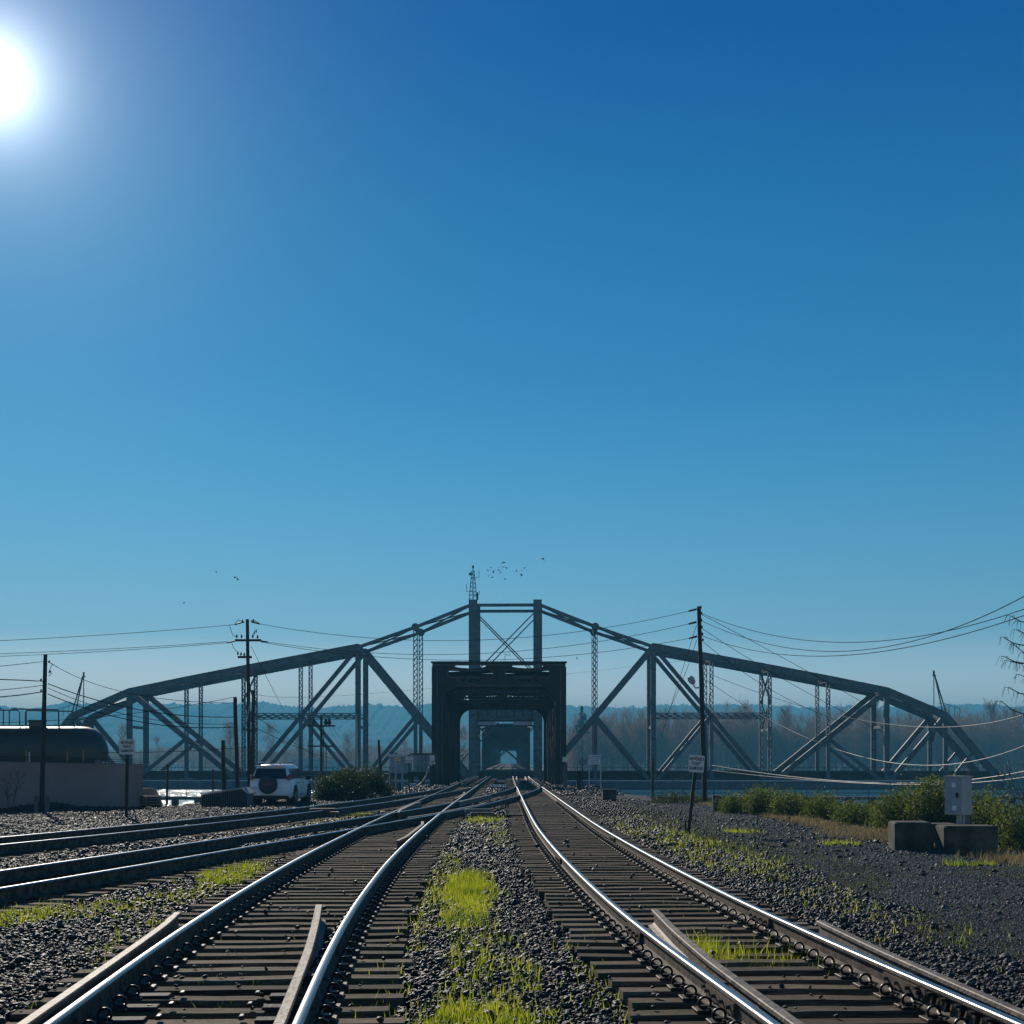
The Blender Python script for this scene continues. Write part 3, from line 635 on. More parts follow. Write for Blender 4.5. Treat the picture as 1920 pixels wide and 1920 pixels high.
# finer gravel of the yard on the right
stones(1700, 9, 17, .0065, .013, xlim=(3.8, 10.2)); stones(900, 17, 27, .009, .0155, xlim=(4.0, 10.2)); stones(260, 27, 45, .012, .022, xlim=(4.0, 9.8)); stones(60, 45, 66, .018, .028, xlim=(4.5, 9.0))
sx, sy, ss = map(np.concatenate, (PX, PY, PS))
dt = dist_tracks(sx, sy); sz = ground_z(sx, sy)+ss*rng.uniform(-.1, .7, len(sx))+np.where((dt > 1.3) & (dt < 2.6), .025*rng.random(len(sx)), 0)
ott = on_tie(sx, sy); sz = np.where(ott, np.maximum(sz, 0.0+ss*.4), sz)
def points_mesh(name, x, y, z, scl, rot, extra=None):
    me = bpy.data.meshes.new(name); me.vertices.add(len(x)); me.vertices.foreach_set('co', np.stack([x, y, z], 1).ravel())
    a = me.attributes.new('scl', 'FLOAT_VECTOR', 'POINT'); a.data.foreach_set('vector', scl.astype(np.float32).ravel())
    a = me.attributes.new('rot', 'FLOAT_VECTOR', 'POINT'); a.data.foreach_set('vector', rot.astype(np.float32).ravel()); me.update(); return me
M_stone = mat('ballast_stone', (0.046, 0.038, 0.031), (0.010, 0.0085, 0.0075), rough=0.5, scale=1.6, bump=0.4, bscale=6, rnd=0.85, spec=0.35)
M_yard = mat('yard_gravel', (0.20, 0.195, 0.185), (0.065, 0.063, 0.06), rough=0.6, scale=1.6, bump=0.4, bscale=6, rnd=0.7, spec=0.3)
def stone_nodes(material):
    ng = bpy.data.node_groups.new('scatter_stones', 'GeometryNodeTree')
    ng.interface.new_socket('Geometry', in_out='INPUT', socket_type='NodeSocketGeometry'); ng.interface.new_socket('Geometry', in_out='OUTPUT', socket_type='NodeSocketGeometry')
    gi, go = N(ng, 'NodeGroupInput'), N(ng, 'NodeGroupOutput'); jn = N(ng, 'GeometryNodeGeometryToInstance')
    for k in range(5):
        ico = N(ng, 'GeometryNodeMeshIcoSphere'); ico.inputs['Subdivisions'].default_value = 2; ico.inputs['Radius'].default_value = 1
        sp = N(ng, 'GeometryNodeSetPosition'); pos = N(ng, 'GeometryNodeInputPosition'); ad = N(ng, 'ShaderNodeVectorMath', operation='ADD'); ad.inputs[1].default_value = (k*7.3, k*3.1, k)
        vo = N(ng, 'ShaderNodeTexVoronoi'); vo.inputs['Scale'].default_value = 0.9; lk(ng, pos.outputs[0], ad.inputs[0]); lk(ng, ad.outputs[0], vo.inputs['Vector'])
        # pull every vertex towards its cell's centre a little: angular facets
        mr = N(ng, 'ShaderNodeMapRange'); mr.inputs['From Max'].default_value = 0.9; mr.inputs['To Min'].default_value = 1.15; mr.inputs['To Max'].default_value = 0.62; lk(ng, vo.outputs['Distance'], mr.inputs['Value'])
        sc_ = N(ng, 'ShaderNodeVectorMath', operation='SCALE'); lk(ng, pos.outputs[0], sc_.inputs[0]); lk(ng, mr.outputs[0], sc_.inputs['Scale'])
        lk(ng, ico.outputs['Mesh'], sp.inputs['Geometry']); lk(ng, sc_.outputs[0], sp.inputs['Position'])
        sm = N(ng, 'GeometryNodeSetMaterial'); sm.inputs['Material'].default_value = material; lk(ng, sp.outputs[0], sm.inputs['Geometry'])
        sh = N(ng, 'GeometryNodeSetShadeSmooth'); sh.inputs['Shade Smooth'].default_value = False; lk(ng, sm.outputs[0], sh.inputs['Geometry'])
        lk(ng, sh.outputs[0], jn.inputs[0])
    iop = N(ng, 'GeometryNodeInstanceOnPoints'); iop.inputs['Pick Instance'].default_value = True
    for nm, sock in (('rot', 'Rotation'), ('scl', 'Scale')):
        a = N(ng, 'GeometryNodeInputNamedAttribute', data_type='FLOAT_VECTOR'); a.inputs['Name'].default_value = nm; lk(ng, a.outputs[0], iop.inputs[sock])
    ri = N(ng, 'FunctionNodeRandomValue', data_type='INT'); ri.inputs[4].default_value = 0; ri.inputs[5].default_value = 4; lk(ng, ri.outputs[2], iop.inputs['Instance Index'])
    lk(ng, gi.outputs[0], iop.inputs['Points']); lk(ng, jn.outputs[0], iop.inputs['Instance']); lk(ng, iop.outputs[0], go.inputs[0])
    return ng
def stone_object(name, k, material, label, cat):
    n = int(k.sum()); s_ = ss[k]; scl = np.stack([s_*rng.uniform(.75, 1.35, n), s_*rng.uniform(.7, 1.1, n), s_*rng.uniform(.45, .85, n)], 1)
    rot = np.stack([rng.uniform(-.6, .6, n), rng.uniform(-.6, .6, n), rng.uniform(0, 6.28, n)], 1)
    o = link(name, points_mesh(name, sx[k], sy[k], sz[k], scl, rot)); md = o.modifiers.new('scatter', 'NODES'); md.node_group = stone_nodes(material); tag(o, label, cat, kind='stuff')
fine_k = (ss < .0142) & (sx > 3.7) | ((sx > 4.9) & (ss < .034))
stone_object('ballast_stones', ~fine_k, M_stone, 'dark crushed stone ballast lying between and beside the tracks', 'ballast')
stone_object('yard_gravel', fine_k, M_yard, 'finer grey gravel of the open yard right of the right main track', 'gravel')

def grass(name, pts, hmin, hmax, wid, material, label, lean=.35, cat='grass'):
    """blades as bent two-segment strips"""
    x, y = pts; n = len(x); z = ground_z(x, y)-.01; h = rng.uniform(hmin, hmax, n)*np.where(rng.random(n) < .15, 1.6, 1); a = rng.uniform(0, 6.283, n); b = rng.uniform(0, 6.283, n)
    w = wid*rng.uniform(.6, 1.3, n); lx, ly = np.cos(b)*h*lean*rng.random(n), np.sin(b)*h*lean*rng.random(n); wx, wy = np.cos(a)*w/2, np.sin(a)*w/2
    V = np.stack([np.stack([x-wx, y-wy, z], 1), np.stack([x+wx, y+wy, z], 1), np.stack([x+wx*.8+lx*.4, y+wy*.8+ly*.4, z+h*.6], 1), np.stack([x-wx*.8+lx*.4, y-wy*.8+ly*.4, z+h*.6], 1), np.stack([x+lx*1.3, y+ly*1.3, z+h], 1)], 1).reshape(-1, 3)
    o = np.arange(n)*5
    me = bpy.data.meshes.new(name); me.vertices.add(n*5); me.vertices.foreach_set('co', V.ravel())
    li = np.concatenate([np.stack([o, o+1, o+2, o+3], 1), np.stack([o+3, o+2, o+4, o+4], 1)[:, :3].repeat(1, 1)], 1)
    me.loops.add(n*7); me.loops.foreach_set('vertex_index', li.ravel().astype(np.int32)); me.polygons.add(n*2)
    ls = np.stack([np.arange(n)*7, np.arange(n)*7+4], 1).ravel(); me.polygons.foreach_set('loop_start', ls.astype(np.int32)); me.update(calc_edges=True)
    me.materials.append(material); fattr(me, 'rnd', np.repeat(rng.random(n)*100, 5)); o_ = link(name, me); return tag(o_, label, cat, kind='stuff')
def blobpts(L):
    X, Y = [], []
    for (cx, cy, rx, ry, n, clump) in L:
        nc = max(1, int(n/clump)); a = rng.uniform(0, 6.283, nc); r_ = np.sqrt(rng.random(nc))*np.where(rng.random(nc) < .2, 1.35, .9); x0, y0 = cx+np.cos(a)*r_*rx, cy+np.sin(a)*r_*ry
        s = .045; x = np.repeat(x0, clump)+rng.normal(0, s, nc*clump); y = np.repeat(y0, clump)+rng.normal(0, s*1.5, nc*clump)
        X.append(x); Y.append(y)
    x, y = np.concatenate(X), np.concatenate(Y); k = ~on_rail(x, y); return x[k], y[k]
grass('grass', blobpts([(-.66, 20.8, .30, 2.2, 5200, 9), (-.6, 19.6, .42, 3.2, 2200, 7), (-.55, 17, .28, 1.8, 1100, 9), (-.35, 14, .32, 2.2, 420, 8), (-.1, 11.6, .4, 1.8, 420, 8), (-.2, 10.0, .42, .9, 1500, 8), (-.2, 9.4, .6, .9, 500, 6),
      (-5.1, 17.3, .75, 1.1, 500, 8), (-5.7, 16.3, 0.45, 1.0, 900, 8), (-6.3, 18.2, .5, 1.0, 300, 6), (-4.45, 22.8, .5, 1.9, 2600, 10), (-4.55, 25.5, .3, 2, 500, 8), (-4.4, 19.4, .5, 1.5, 350, 6),
      (2.0, 13.7, .32, .75, 400, 9), (2.2, 17.5, .4, 2, 120, 5), (3.0, 26, .3, 3, 60, 5), (-2.3, 14, .5, 5, 320, 4), (.7, 12, .25, 4, 160, 4), (-1.05, 13, .25, 5, 350, 5), (-1.1, 22, .25, 6, 700, 6),
      (5.2, 12.5, .8, 2.4, 160, 5), (4.2, 17, .5, 4, 260, 5), (4.0, 28, .9, 7, 1500, 6), (3.6, 38, 1.0, 9, 1500, 6), (8.1, 25.5, .45, .4, 300, 12), (5.9, 37, .5, .6, 350, 8),
      (-.9, 43.5, .6, 2.2, 1800, 9), (-5.2, 48, .45, 2.2, 1400, 9), (-5.5, 41, .5, 4, 500, 8), (-.3, 36, .5, 5, 500, 7), (7.2, 31.7, .5, .4, 400, 9), (-3.0, 20, .7, 9, 250, 4), (-3.9, 15, .25, 3, 150, 5)]),
      .05, .13, .0085, M_grass, 'bright yellow-green grass growing through the ballast in sunlit tufts')
grass('track_grass', blobpts([(1.92, 13.7, .2, .8, 900, 11), (2.3, 13.3, .35, .6, 260, 7), (2.62, 12.9, .2, .5, 60, 5)]), .13, .20, .008, M_grass, 'green grass tuft growing up between the ties of the right track')
grass('dry_grass', blobpts([(9.1, 33, .7, 6, 5500, 10), (8.7, 44, .6, 7, 4000, 10), (8.2, 35, .8, 2.4, 900, 8), (9.3, 26.5, .6, 2.6, 1800, 8), (8.3, 57, .6, 5, 1500, 8)]), .06, .16, .012, M_dry, 'tan dry grass along the foot of the shrubs on the right')
grass('low_weeds', blobpts([(4.3, 17, .9, 5, 2600, 5), (4.8, 27, 1.5, 8, 14000, 5), (4.4, 42, 1.7, 12, 15000, 5), (6.8, 40, 1.6, 8, 2500, 5), (4.5, 60, 1.6, 10, 4000, 6), (6.8, 33, 1.2, 4, 1200, 6), (-.5, 14, .75, 6, 1200, 4), (-.8, 26, .6, 8, 4200, 6), (-.8, 40, .7, 8, 3500, 6),
      (-5.2, 16, 1.2, 3, 2600, 5), (-4.4, 24, .7, 5, 2500, 5), (-5.6, 42, .7, 6, 2500, 6), (-1.25, 15, .3, 6, 1500, 4), (2.0, 22, .9, 12, 500, 3), (-2.6, 20, .9, 12, 700, 3), (1.1, 14, .2, 7, 500, 4), (8.5, 24, 1.5, 2.5, 2500, 6), (6, 15, 1.8, 4, 700, 4)]),
      .012, .05, .010, M_moss, 'dull green moss and low weeds spread thinly over the gravel')
# ------------------------------------------------------------------ swing span, standing open across the view
SW = thing('swing_bridge_span', 'long grey steel swing span with humped top chord standing open across the river', 'bridge', (-0.85, 212, 0), R(-1.6))
HY = 4.25; PAN = 8.33; XN = [4.65+PAN*i for i in range(9)]
TOPZ = [24.3, 21.0, 18.1, 16.55, 15.0, 13.4, 11.7, 8.15]; BZ = -1.8
def B(i, sx): return Vector((sx*XN[i], 0, BZ))
def Tt(i, sx): return Vector((sx*XN[i], 0, TOPZ[i]))
YA = Vector((0, 1, 0))
def rbeam(m, p, q, a, b):
    """box member with projecting edge angles and batten plates"""
    m.beam(p, q, a, b, YA); p, q = Vector(p), Vector(q); d = (q-p); L = d.length; d.normalize(); t_ = d.cross(YA).normalized()
    m.use(M_steel2)
    for s_ in (-1, 1): m.beam(p+t_*s_*(a/2-.04), q+t_*s_*(a/2-.04), .13, b+.10, YA)
    for k in range(1, int(L/1.6)): c_ = p+d*(L*k/int(L/1.6)); m.beam(c_-d*.14, c_+d*.14, a-.12, b+.05, YA)
    m.use(M_steel)
def sw(name, f, m=M_steel): mb = MB(); f(mb); return mb.build(name, m, SW)
for sy in (-1, 1):
    o = Vector((0, sy*HY, 0))
    sw('bottom_chord', lambda m: m.beam(B(8, -1)+o, B(8, 1)+o, 1.15, .6, YA))
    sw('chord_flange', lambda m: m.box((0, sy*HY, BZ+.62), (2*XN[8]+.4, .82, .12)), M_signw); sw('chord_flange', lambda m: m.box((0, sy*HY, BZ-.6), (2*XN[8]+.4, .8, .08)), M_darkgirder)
    sw('tower_top_beam', lambda m: m.beam(Tt(0, -1)+o+Vector((0, 0, -.15)), Tt(0, 1)+o+Vector((0, 0, -.15)), .42, .4, YA))
    for sg in (1, -1):
        a, b = Vector((-sg*XN[0]*.93, sy*HY, 23.2)), Vector((sg*XN[0]*.93, sy*HY, 14.4))
        sw('cross_rod', lambda m: m.beam(a, b, .16, .16, YA))
        a, b = Vector((-sg*XN[0]*.95, sy*HY, 6.9)), Vector((sg*XN[0]*.95, sy*HY, -.5))
        sw('cross_rod', lambda m: m.beam(a, b, .14, .14, YA))
    for sx in (-1, 1):
        sw('tower_post', lambda m: rbeam(m.use(M_steel), B(0, sx)+o, Tt(0, sx)+o+Vector((0, 0, .6)), 1.15, .9))
        # eyebar chords between the tower and the hip of the trussing
        for i in (0, 1):
            p, q = Tt(i, sx)+o, Tt(i+1, sx)+o
            sw('eyebar_chord', lambda m: m.beam(p+Vector((0, -.35, 0)), q+Vector((0, -.35, 0)), .42, .12, YA).beam(p+Vector((0, .35, 0)), q+Vector((0, .35, 0)), .42, .12, YA))
        for i in range(2, 7):
            p, q = Tt(i, sx)+o, Tt(i+1, sx)+o
            sw('top_chord', lambda m: rbeam(m.use(M_steel), p, q, .92, .7))
            d = (q-p).normalized(); up = d.cross(YA) if sx > 0 else -d.cross(YA)
            if up.z < 0: up = -up
            sw('cover_plate', lambda m: m.beam(p+up*.48, q+up*.48, .04, .95, YA))
        sw('end_post', lambda m: rbeam(m.use(M_steel), Tt(7, sx)+o, B(8, sx)+o, .95, .7))
        for i in range(1, 8):
            sw('gusset_plate', lambda m: m.cyl(Tt(i, sx)+o+Vector((0, -.46, 0)), Tt(i, sx)+o+Vector((0, .46, 0)), .5 if i > 1 else .56, n=10))
            sw('gusset_plate', lambda m: m.box(B(i, sx)+o+Vector((0, 0, .45)), (1.9, .66, 1.1)))
        # verticals
        m1 = (Tt(2, sx)+B(0, sx))/2; m3 = Vector((sx*XN[3], 0, (TOPZ[2]+BZ)/2+.1)); m5 = Vector((sx*XN[5], 0, (TOPZ[6]+BZ)/2))
        for (i, md) in ((1, m1), (3, m3), (5, m5)):
            sw('laced_post', lambda m: m.laced(md+o, Tt(i, sx)+o, .55 if i > 1 else .62, .5, YA, .42, .1, .07))
            sw('lower_post', lambda m: m.beam(B(i, sx)+o, md+o, .52, .5, YA))
        sw('main_post', lambda m: rbeam(m.use(M_steel), B(2, sx)+o, Tt(2, sx)+o, .68, .6))
        sw('laced_post', lambda m: m.laced(B(4, sx)+o, Tt(4, sx)+o, .55, .5, YA, .45, .12, .08))
        sw('main_post', lambda m: rbeam(m.use(M_steel), B(6, sx)+o, Tt(6, sx)+o, .68, .55))
        sw('main_post', lambda m: rbeam(m.use(M_steel), B(7, sx)+o, Tt(7, sx)+o, .5, .5))
        # diagonals
        sw('main_diagonal', lambda m: rbeam(m.use(M_steel), Tt(2, sx)+o, B(0, sx)+o, .85, .62))
        sw('main_diagonal', lambda m: rbeam(m.use(M_steel), Tt(2, sx)+o, B(4, sx)+o, .5, .5))
        sw('main_diagonal', lambda m: rbeam(m.use(M_steel), B(4, sx)+o, Tt(6, sx)+o, .72, .55))
        sw('main_diagonal', lambda m: rbeam(m.use(M_steel), B(6, sx)+o, Tt(7, sx)+o, .62, .5))
        sw('sub_diagonal', lambda m: m.beam(m1+o, B(2, sx)+o, .5, .5, YA))
        sw('sub_diagonal', lambda m: m.beam(m3+o, B(2, sx)+o, .5, .5, YA))
        sw('sub_diagonal', lambda m: m.beam(m5+o, B(6, sx)+o, .5, .5, YA))
        mm = (Tt(7, sx)+B(8, sx))/2; sw('sub_diagonal', lambda m: m.beam(mm+o, B(7, sx)+o, .4, .4, YA))
        if sy < 0 or True:
            z = m3.z; sw('laced_strut', lambda m: m.laced(Vector((sx*XN[2], 0, z))+o, Vector((sx*XN[4], 0, z))+o, .7, .5, YA, .6, .12, .1))
for sx in (-1, 1):
    for i in range(8):
        z = TOPZ[i]; p, q = Vector((sx*XN[i], -HY, z)), Vector((sx*XN[i], HY, z))
        sw('cross_strut', lambda m: m.laced(p+Vector((0, 0, -.2)), q+Vector((0, 0, -.2)), .5, .4, Vector((1, 0, 0)), .6))
        if i < 7:
            p2, q2 = Vector((sx*XN[i+1], -HY, TOPZ[i+1])), Vector((sx*XN[i+1], HY, TOPZ[i+1]))
            sw('lateral_brace', lambda m: m.beam(p, q2, .18, .18).beam(q, p2, .18, .18))
    # cross bracing between the two trusses
    for i in (4,):
        z0, z1 = 6.2, TOPZ[i]-.4; x = sx*XN[i]
        for (za, zb) in ((z0, (z0+z1)/2), ((z0+z1)/2, z1)):
            sw('sway_brace', lambda m: m.beam((x, -HY, za), (x, HY, zb), .22, .22, (1, 0, 0)).beam((x, HY, za), (x, -HY, zb), .22, .22, (1, 0, 0)))
        sw('sway_strut', lambda m: m.beam((x, -HY, z0), (x, HY, z0), .4, .3, (1, 0, 0)))
    for i in (2, 6):
        x = sx*XN[i]; sw('sway_strut', lambda m: m.beam((x, -HY, 6.6), (x, HY, 6.6), .4, .3, (1, 0, 0)))
    x = sx*XN[7]; sw('portal_brace', lambda m: m.laced((x+sx*.5, -HY, 7.3), (x+sx*.5, HY, 7.3), 1.2, .4, (1, 0, 0), .9))
    sw('portal_brace', lambda m: m.beam((x+sx*.4, -HY, 4.6), (x+sx*.4, -HY+2, 6.8), .3, .3, (1, 0, 0)).beam((x+sx*.4, HY, 4.6), (x+sx*.4, HY-2, 6.8), .3, .3, (1, 0, 0)))
    # little A-frame signal mast at each end
    f = MB(); bx = sx*(XN[7]-1.6); zb = TOPZ[7]+.5
    f.tube([(bx, -HY, zb), (bx, -HY, zb+5.2)], .07, 5).tube([(bx+sx*1.9, -HY, zb-.6), (bx+sx*.15, -HY, zb+5.2)], .1, 5).tube([(bx+sx*1.5, -HY+.5, zb-.6), (bx+sx*.15, -HY, zb+5.2)], .1, 5)
    f.box((bx, -HY, zb+5.25), (.5, .3, .12)); mast = f.build('signal_mast', M_steel2, SW)
    f = MB().tube([(bx, -HY, zb+5.3), (bx, -HY, zb+5.95)], [.16, .13], 8); f.build('beacon', M_red if sx < 0 else M_darkgirder, mast)
    f = MB()
    for k in range(5): f.tube([(sx*(XN[7]-1+k*.75), -HY-.3, 8.5-max(0, k-1)*.25), (sx*(XN[7]-1+k*.75), -HY-.3, 9.9-max(0, k-1)*.25)], .03, 4)
    f.tube([(sx*(XN[7]-1), -HY-.3, 9.9), (sx*(XN[7]-.25), -HY-.3, 9.9), (sx*(XN[7]+2), -HY-.3, 9.15)], .03, 4); f.build('hand_railing', M_steel2, SW)
# floor
sw('floor_girder', lambda m: m.box((0, -2.6, -.62), (2*XN[8]-1.5, .5, .9)).box((0, 2.6, -.62), (2*XN[8]-1.5, .5, .9)), M_darkgirder)
f = MB()
for i in range(0, 270): f.box((-XN[8]+.8+i*.527, 0, .02), (.26, 6.9, .3))
sw('kerb_timber', lambda m: m.box((0, -3.52, -.02), (2*XN[8]-1.2, .16, .42)), M_darkgirder)
o = f.build('deck_tie', M_darkgirder, SW); o['kind'] = 'stuff'
for sx in (-1, 1):
    for i in range(9): sw('floor_beam', lambda m: m.box((sx*XN[i], 0, -.9), (.35, 2*HY, 1.0)), M_darkgirder)
sw('walkway_edge', lambda m: m.box((0, -3.75, .22), (2*XN[8]-2, .5, .08)), M_steel2)
f = MB()
for i in range(60): f.tube([(-XN[8]+1.5+i*2.36, -3.95, .2), (-XN[8]+1.5+i*2.36, -3.95, .75)], .03, 4)
f.tube([(-XN[8]+1.5, -3.95, .75), (XN[8]-1.5, -3.95, .75)], .03, 4); f.build('deck_railing', M_darkgirder, SW)
# machinery house between the tower posts
hs_ = sw('machinery_house', lambda m: m.box((0, 0, 9.25), (7.9, 6.5, 2.7)).box((0, 0, 7.8), (8.4, 7.2, .25)).box((0, 0, 10.7), (8.3, 7.0, .2)), M_house)
for zz in (7.45, 6.75): sw('house_beam', lambda m: m.beam((-4.6, -3.4, zz), (4.6, -3.4, zz), .22, .2, YA), M_darkgirder)
for xx in (-3.95, -2.6, -1.3, 0, 1.3, 2.6, 3.95): sw('wall_post', lambda m: m.box((xx, -3.3, 9.25), (.1, .08, 2.7)), M_darkgirder)
for x in (-3.2, -2.1, -1.0, .1, 1.2, 2.3, 3.3):
    f = MB(); f.box((x+.08, -3.27, 9.5), (.62, .06, .9)); w_ = f.build('window', M_darkgirder, hs_)
for (a, b) in ((-3.9, -1.4), (1.1, 3.9)):
    f = MB(); f.box(((a+b)/2, -3.65, 7.1), (b-a, .12, .5)); f.build('pale_panel', M_galv, hs_)
sw('lattice_deck_beam', lambda m: m.laced((-XN[0], -HY, 14.6), (XN[0], -HY, 14.6), .55, .3, YA, .4, .1, .1))
st = MB()
for s_ in (-.45, .45): st.beam((-1.0, -3.9+s_, 7.2), (-6.6, -3.9+s_, 1.4), .14, .06, YA)
for k in range(20): st.box((-1.0-5.6*k/19, -3.9, 7.2-5.8*k/19), (.2, .9, .03))
stair = st.build('stairway', M_steel, SW)
st = MB()
for s_ in (-.45, .45): st.tube([(1.2, -3.9+s_, 8.1), (-1.0, -3.9+s_, 8.1), (-6.6, -3.9+s_, 2.3)], .045, 5)
st.build('stair_rail', M_steel, stair)
# antenna tower on the left post
ant = thing('antenna_mast', 'slim lattice antenna mast with whip aerials on the left tower post of the swing span', 'antenna', (-5.6, 207.9, 24.9))
f = MB(); X0, Y0, Z0 = -5.62, 207.75, 24.9
for (a, b) in ((-.55, -.4), (.55, -.4), (0, .5)): f.tube([(X0+a, Y0+b, Z0), (X0+a*.3, Y0+b*.3, Z0+4.2)], .06, 5)
f.tube([(X0, Y0, Z0), (X0, Y0, Z0+4.7)], .07, 5)
for k in range(7):
    u = k/7; w = .55*(1-.7*u); z = Z0+4.2*u
    f.tube([(X0-w, Y0-.3, z), (X0+w, Y0-.3, z)], .035, 4); f.tube([(X0-w, Y0-.3, z), (X0+w*.88, Y0-.3, z+.6)], .03, 4)
f.build('lattice_tower', M_steel2, ant)
MB().tube([(X0, Y0, Z0+4.6), (X0, Y0, Z0+5.0)], [.16, .1], 8).build('beacon', M_darkgirder, ant)
for (dx, z, h) in ((.85, 3.2, 1.0), (-.95, 1.2, 1.1), (.9, .8, .5)):
    MB().tube([(X0, Y0, Z0+z), (X0+dx, Y0, Z0+z), (X0+dx*1.02, Y0, Z0+z+h)], .045, 5).build('whip_aerial', M_steel2, ant)
MB().cyl((X0-.45, Y0-.1, Z0+3.7), (X0-.35, Y0-.5, Z0+3.7), .22, n=10).build('dish', M_steel2, ant)
MB().box((X0+.65, Y0-.3, Z0+.5), (.22, .3, 1.1)).build('equipment_box', M_darkgirder, ant)
ar = thing('roof_aerial', 'thin double tee shaped aerial above the portal, in front of the crossed rods', 'antenna', (-1.0, 207, 14.9))
f = MB(); f.tube([(-1.0, 207, 14.8), (-1.0, 207, 17.2)], .035, 4)
for z in (15.8, 16.9): f.tube([(-1.0, 207, z), (-.3, 207, z)], .03, 4); f.tube([(-.3, 207, z-.25), (-.3, 207, z+.25)], .03, 4)
f.build('aerial_rod', M_steel2, ar)
pv = thing('pivot_pier', 'round concrete pier under the middle of the swing span', 'pier', (-.85, 212, -9))
MB().cyl((-.85, 212, -9.5), (-.85, 212, -3.1), 5.6, n=28).build('pier_shaft', M_concdark, pv); MB().cyl((-.85, 212, -3.1), (-.85, 212, -2.5), 5.0, n=28).build('turntable', M_darkgirder, pv)

# ------------------------------------------------------------------ approach span with its portal
def ellipse(cx, cz, a, b, n=18): return [(cx+a*math.cos(2*math.pi*k/n), cz+b*math.sin(2*math.pi*k/n)) for k in range(n)]
def arch(cx, w, z0, z1, r, n=7):
    """opening with rounded upper corners"""
    L = [(cx-w/2, z0)]; 
    for k in range(n+1): a = math.pi-k/n*math.pi/2; L.append((cx-w/2+r+r*math.cos(a), z1-r+r*math.sin(a)))
    for k in range(n+1): a = math.pi/2-k/n*math.pi/2; L.append((cx+w/2-r+r*math.cos(a), z1-r+r*math.sin(a)))
    L.append((cx+w/2, z0)); return L
def dumbbell(cx, cz, L, r1, rm, n=8):
    pts = []
    for k in range(n+1): a = R(120)+k/n*R(120); pts.append((cx-L/2+r1*math.cos(a), cz+r1*math.sin(a)))
    for k in range(1, 8): u = k/8; pts.append((cx-L/2+L*u, cz-(rm+(r1*.86-rm)*abs(2*u-1)**1.5)))
    for k in range(n+1): a = -R(60)+k/n*R(120); pts.append((cx+L/2+r1*math.cos(a), cz+r1*math.sin(a)))
    for k in range(7, 0, -1): u = k/8; pts.append((cx-L/2+L*u, cz+(rm+(r1*.86-rm)*abs(2*u-1)**1.5)))
    return pts
AX = lambda y: -0.95-0.0013*(y-105)
AP = thing('approach_span', 'dark steel truss span with heavy square portal, both main tracks running through it', 'bridge', (-.95, 105, 0))
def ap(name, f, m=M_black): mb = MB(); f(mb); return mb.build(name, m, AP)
W = 4.55
def header(m, y, ztop, zopen, r, holes=True, ow=8.1, outw=9.72, th=.25):
    cx = AX(y); op = arch(cx, ow, -.3, zopen, r)
    outer = [(cx-outw/2, -.3)]+[(cx-outw/2, ztop), (cx+outw/2, ztop)]+[(cx+outw/2, -.3)]
    loop = outer[:3]+[outer[3]]+op[::-1]
    hl = []
    if holes:
        zc = (ztop+zopen)/2+.12
        for s_ in (-1, 1):
            c_ = cx+s_*2.08; hl.append(dumbbell(c_, zc, 2.55, .34, .17)); hl.append(ellipse(c_, zc+.53, 1.15, .15)); hl.append(ellipse(c_, zc-.52, 1.0, .17))
    plate_xz(m, [loop]+hl, th, y)
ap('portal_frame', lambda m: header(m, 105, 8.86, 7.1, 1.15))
def rims(m):
    cx = AX(105); zc = (8.86+7.1)/2+.12
    for s_ in (-1, 1):
        c_ = cx+s_*2.08
        for lp in (dumbbell(c_, zc, 2.6, .36, .19), ellipse(c_, zc+.53, 1.2, .18), ellipse(c_, zc-.52, 1.05, .2)):
            for a_, b_ in zip(lp, lp[1:]+lp[:1]): m.beam((a_[0], 104.82, a_[1]), (b_[0], 104.82, b_[1]), .06, .08, (0, 1, 0))
    for s_ in (-1, 1): m.box((cx+s_*4.5, 104.85, 4.1), (.07, .06, 8.6)).box((cx+s_*4.12, 104.85, 3.0), (.05, .06, 6))
    m.box((cx, 104.85, 8.72), (9.6, .06, .08)).box((cx, 104.85, 7.24), (6.2, .06, .07))
ap('ornament_rim', rims, M_steel2)
ap('portal_rear_frame', lambda m: plate_xz(m, [arch(AX(106), 9.4, -.3, 7.35, 1.2)+[], arch(AX(106), 8.0, -.25, 6.95, 1.1)], .2, 105.9))
ap('portal_cap', lambda m: m.box((AX(105), 105.1, 8.93), (9.9, .8, .1)))
fr = [105, 111, 117, 123, 129, 135, 141]
